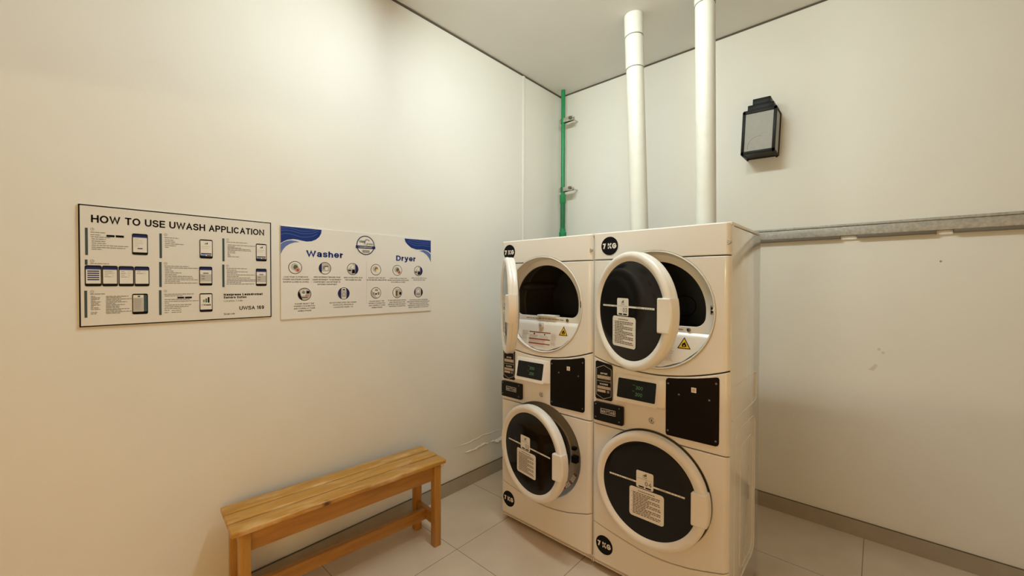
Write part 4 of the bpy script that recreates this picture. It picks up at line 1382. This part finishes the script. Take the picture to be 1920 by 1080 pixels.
vent_pipe(-1.205, 2.640, -1.268, 2.636, 0.0580, 'white vent pipe on the left, leaning slightly, taped where it meets the ceiling', ((3.030, 3.245, 0.003), (3.25, Z_C, 0.0045)))
vent_pipe(-0.772, 2.596, -0.794, 2.592, 0.0555, 'white vent pipe on the right, straight and nearest the lantern', ((3.235, Z_C, 0.004),))

# ------------------------------------------------------------------ wall rail
rl = thing('wall_rail', (0.0, Y_B, 1.853), 'grey metal rail running along the back wall at machine height', 'rail')
O = (0.0, Y_B, 1.853)
rx0, rx1 = -1.9, X_R
b = MB()
b.box(rx0, rx1, Y_B-0.030, Y_B, 1.871, 1.928, 'aluminium', 0.002)
b.build('rail_face', rl, O)
MB().box(rx0, rx1, Y_B-0.036, Y_B, 1.9285, 1.943, 'aluminium', 0.002).build('upper_lip', rl, O)
for xa, xb in ((rx0, -0.185), (-0.105, 0.235), (0.300, rx1)):
    MB().box(xa, xb, Y_B-0.034, Y_B, 1.853, 1.8705, 'aluminium_dark' if xa > rx0 else 'aluminium_dark', 0.001).build('lower_lip', rl, O)
for xa, xb in ((-0.185, -0.105), (0.235, 0.300)):
    MB().box(xa, xb, Y_B-0.012, Y_B, 1.845, 1.8705, 'wall_paint', 0.002).build('plaster_patch', rl, O)


# ------------------------------------------------------------------ lantern
def lantern():
    w, dpt, z0, z1 = 0.200, 0.175, 2.446, 2.735
    xc = -0.618
    root = thing('wall_lantern', (xc, Y_B, z0), 'black box lantern with frosted panes on the back wall', 'lamp')
    O = (xc, Y_B, z0)
    x0, x1, yf = xc-w/2, xc+w/2, Y_B-dpt
    ft = 0.018
    f = MB()
    yb = Y_B-0.012
    for xa in (x0, x1-ft):
        f.box(xa, xa+ft, yf, yf+ft, z0, z1, 'lamp_black', 0.0015)
        f.box(xa, xa+ft, yb-ft, yb, z0, z1, 'lamp_black', 0.0015)
        f.box(xa, xa+ft, yf, yb, z1-0.012, z1, 'lamp_black', 0.0015)
        f.box(xa, xa+ft, yf, yb, z0, z0+0.012, 'lamp_black', 0.0015)
    for za, zb in ((z1-0.018, z1), (z0, z0+0.020)):
        f.box(x0, x1, yf, yf+ft, za, zb, 'lamp_black', 0.0015)
        f.box(x0, x1, yb-ft, yb, za, zb, 'lamp_black', 0.0015)
    for xa in (x0+0.012, x1-0.012):
        for ya_ in (yf+0.012, yb-0.012):
            f.lathe([(0.0, 0.0), (0.006, 0.0), (0.006, -0.008), (0.0, -0.009)], lambda a, b_, h: (xa+a, ya_+b_, z0+h), 'lamp_black', 12)
    f.box(x0+ft*0.5, x1-ft*0.5, yf+ft*0.5, yb-ft*0.5, z0+0.003, z0+0.008, 'lamp_black')
    f.build('frame', root, O)
    MB().box(x0+0.03, x1-0.03, yb, Y_B, z0+0.02, z1-0.02, 'lamp_black').build('back_plate', root, O)
    g = MB().box(x0+ft-0.002, x1-ft+0.002, yf+0.006, yf+0.010, z0+0.018, z1-0.016, 'frosted')
    gp_ = lambda u, v, k: (u, yf+0.006-0.0005-0.0003*k, v)
    g.line(arc(x0+0.105, z0+0.048, 0.066, radians(80), radians(195), 24), 0.0035, gp_, 0, 'frosted_mark')
    g.build('front_pane', root, O, smooth=False)
    for xa in (x0+0.005, x1-0.009):
        MB().box(xa, xa+0.004, yf+ft-0.002, yb-ft+0.002, z0+0.011, z1-0.011, 'frosted').build('side_pane', root, O, smooth=False)
    c = MB()
    yc = (yf+yb)/2
    c.box(x0+0.004, x1-0.004, yf+0.004, yb, z1-0.002, z1+0.006, 'lamp_black', 0.001)
    c.box(xc-0.076, xc+0.076, yc-0.062, yc+0.062, z1+0.004, z1+0.044, 'lamp_black', 0.002)
    c.box(xc-0.052, xc+0.052, yc-0.044, yc+0.044, z1+0.042, z1+0.088, 'lamp_black', 0.002)
    c.build('chimney_cap', root, O)
    MB().lathe([(0.0, 0.0), (0.018, 0.004), (0.026, 0.03), (0.024, 0.06), (0.012, 0.09), (0.012, 0.12)], lambda a, b_, h: (xc+a, yc+b_, z0+0.05+h), 'print_white', 20).build('bulb', root, O)
    root.rotation_euler = (0, radians(2.4), 0)


lantern()

# ------------------------------------------------------------------ ceiling batten light, just above the frame
bt_ = thing('ceiling_light', (AX, AY, Z_C), 'long white batten light on the ceiling, one end by the left wall', 'light')
O = (AX, AY, Z_C)
b = MB()
for xa, xb in ((AX-0.60, AX-0.575), (AX+0.575, AX+0.60)):
    b.box(xa, xb, AY-0.040, AY+0.040, Z_C-0.066, Z_C, 'white_plastic', 0.003)
b.build('end_cap', bt_, O)
MB().box(AX-0.575, AX+0.575, AY-0.030, AY+0.030, Z_C-0.056, Z_C-0.004, 'lamp_glow', 0.008).build('diffuser', bt_, O)
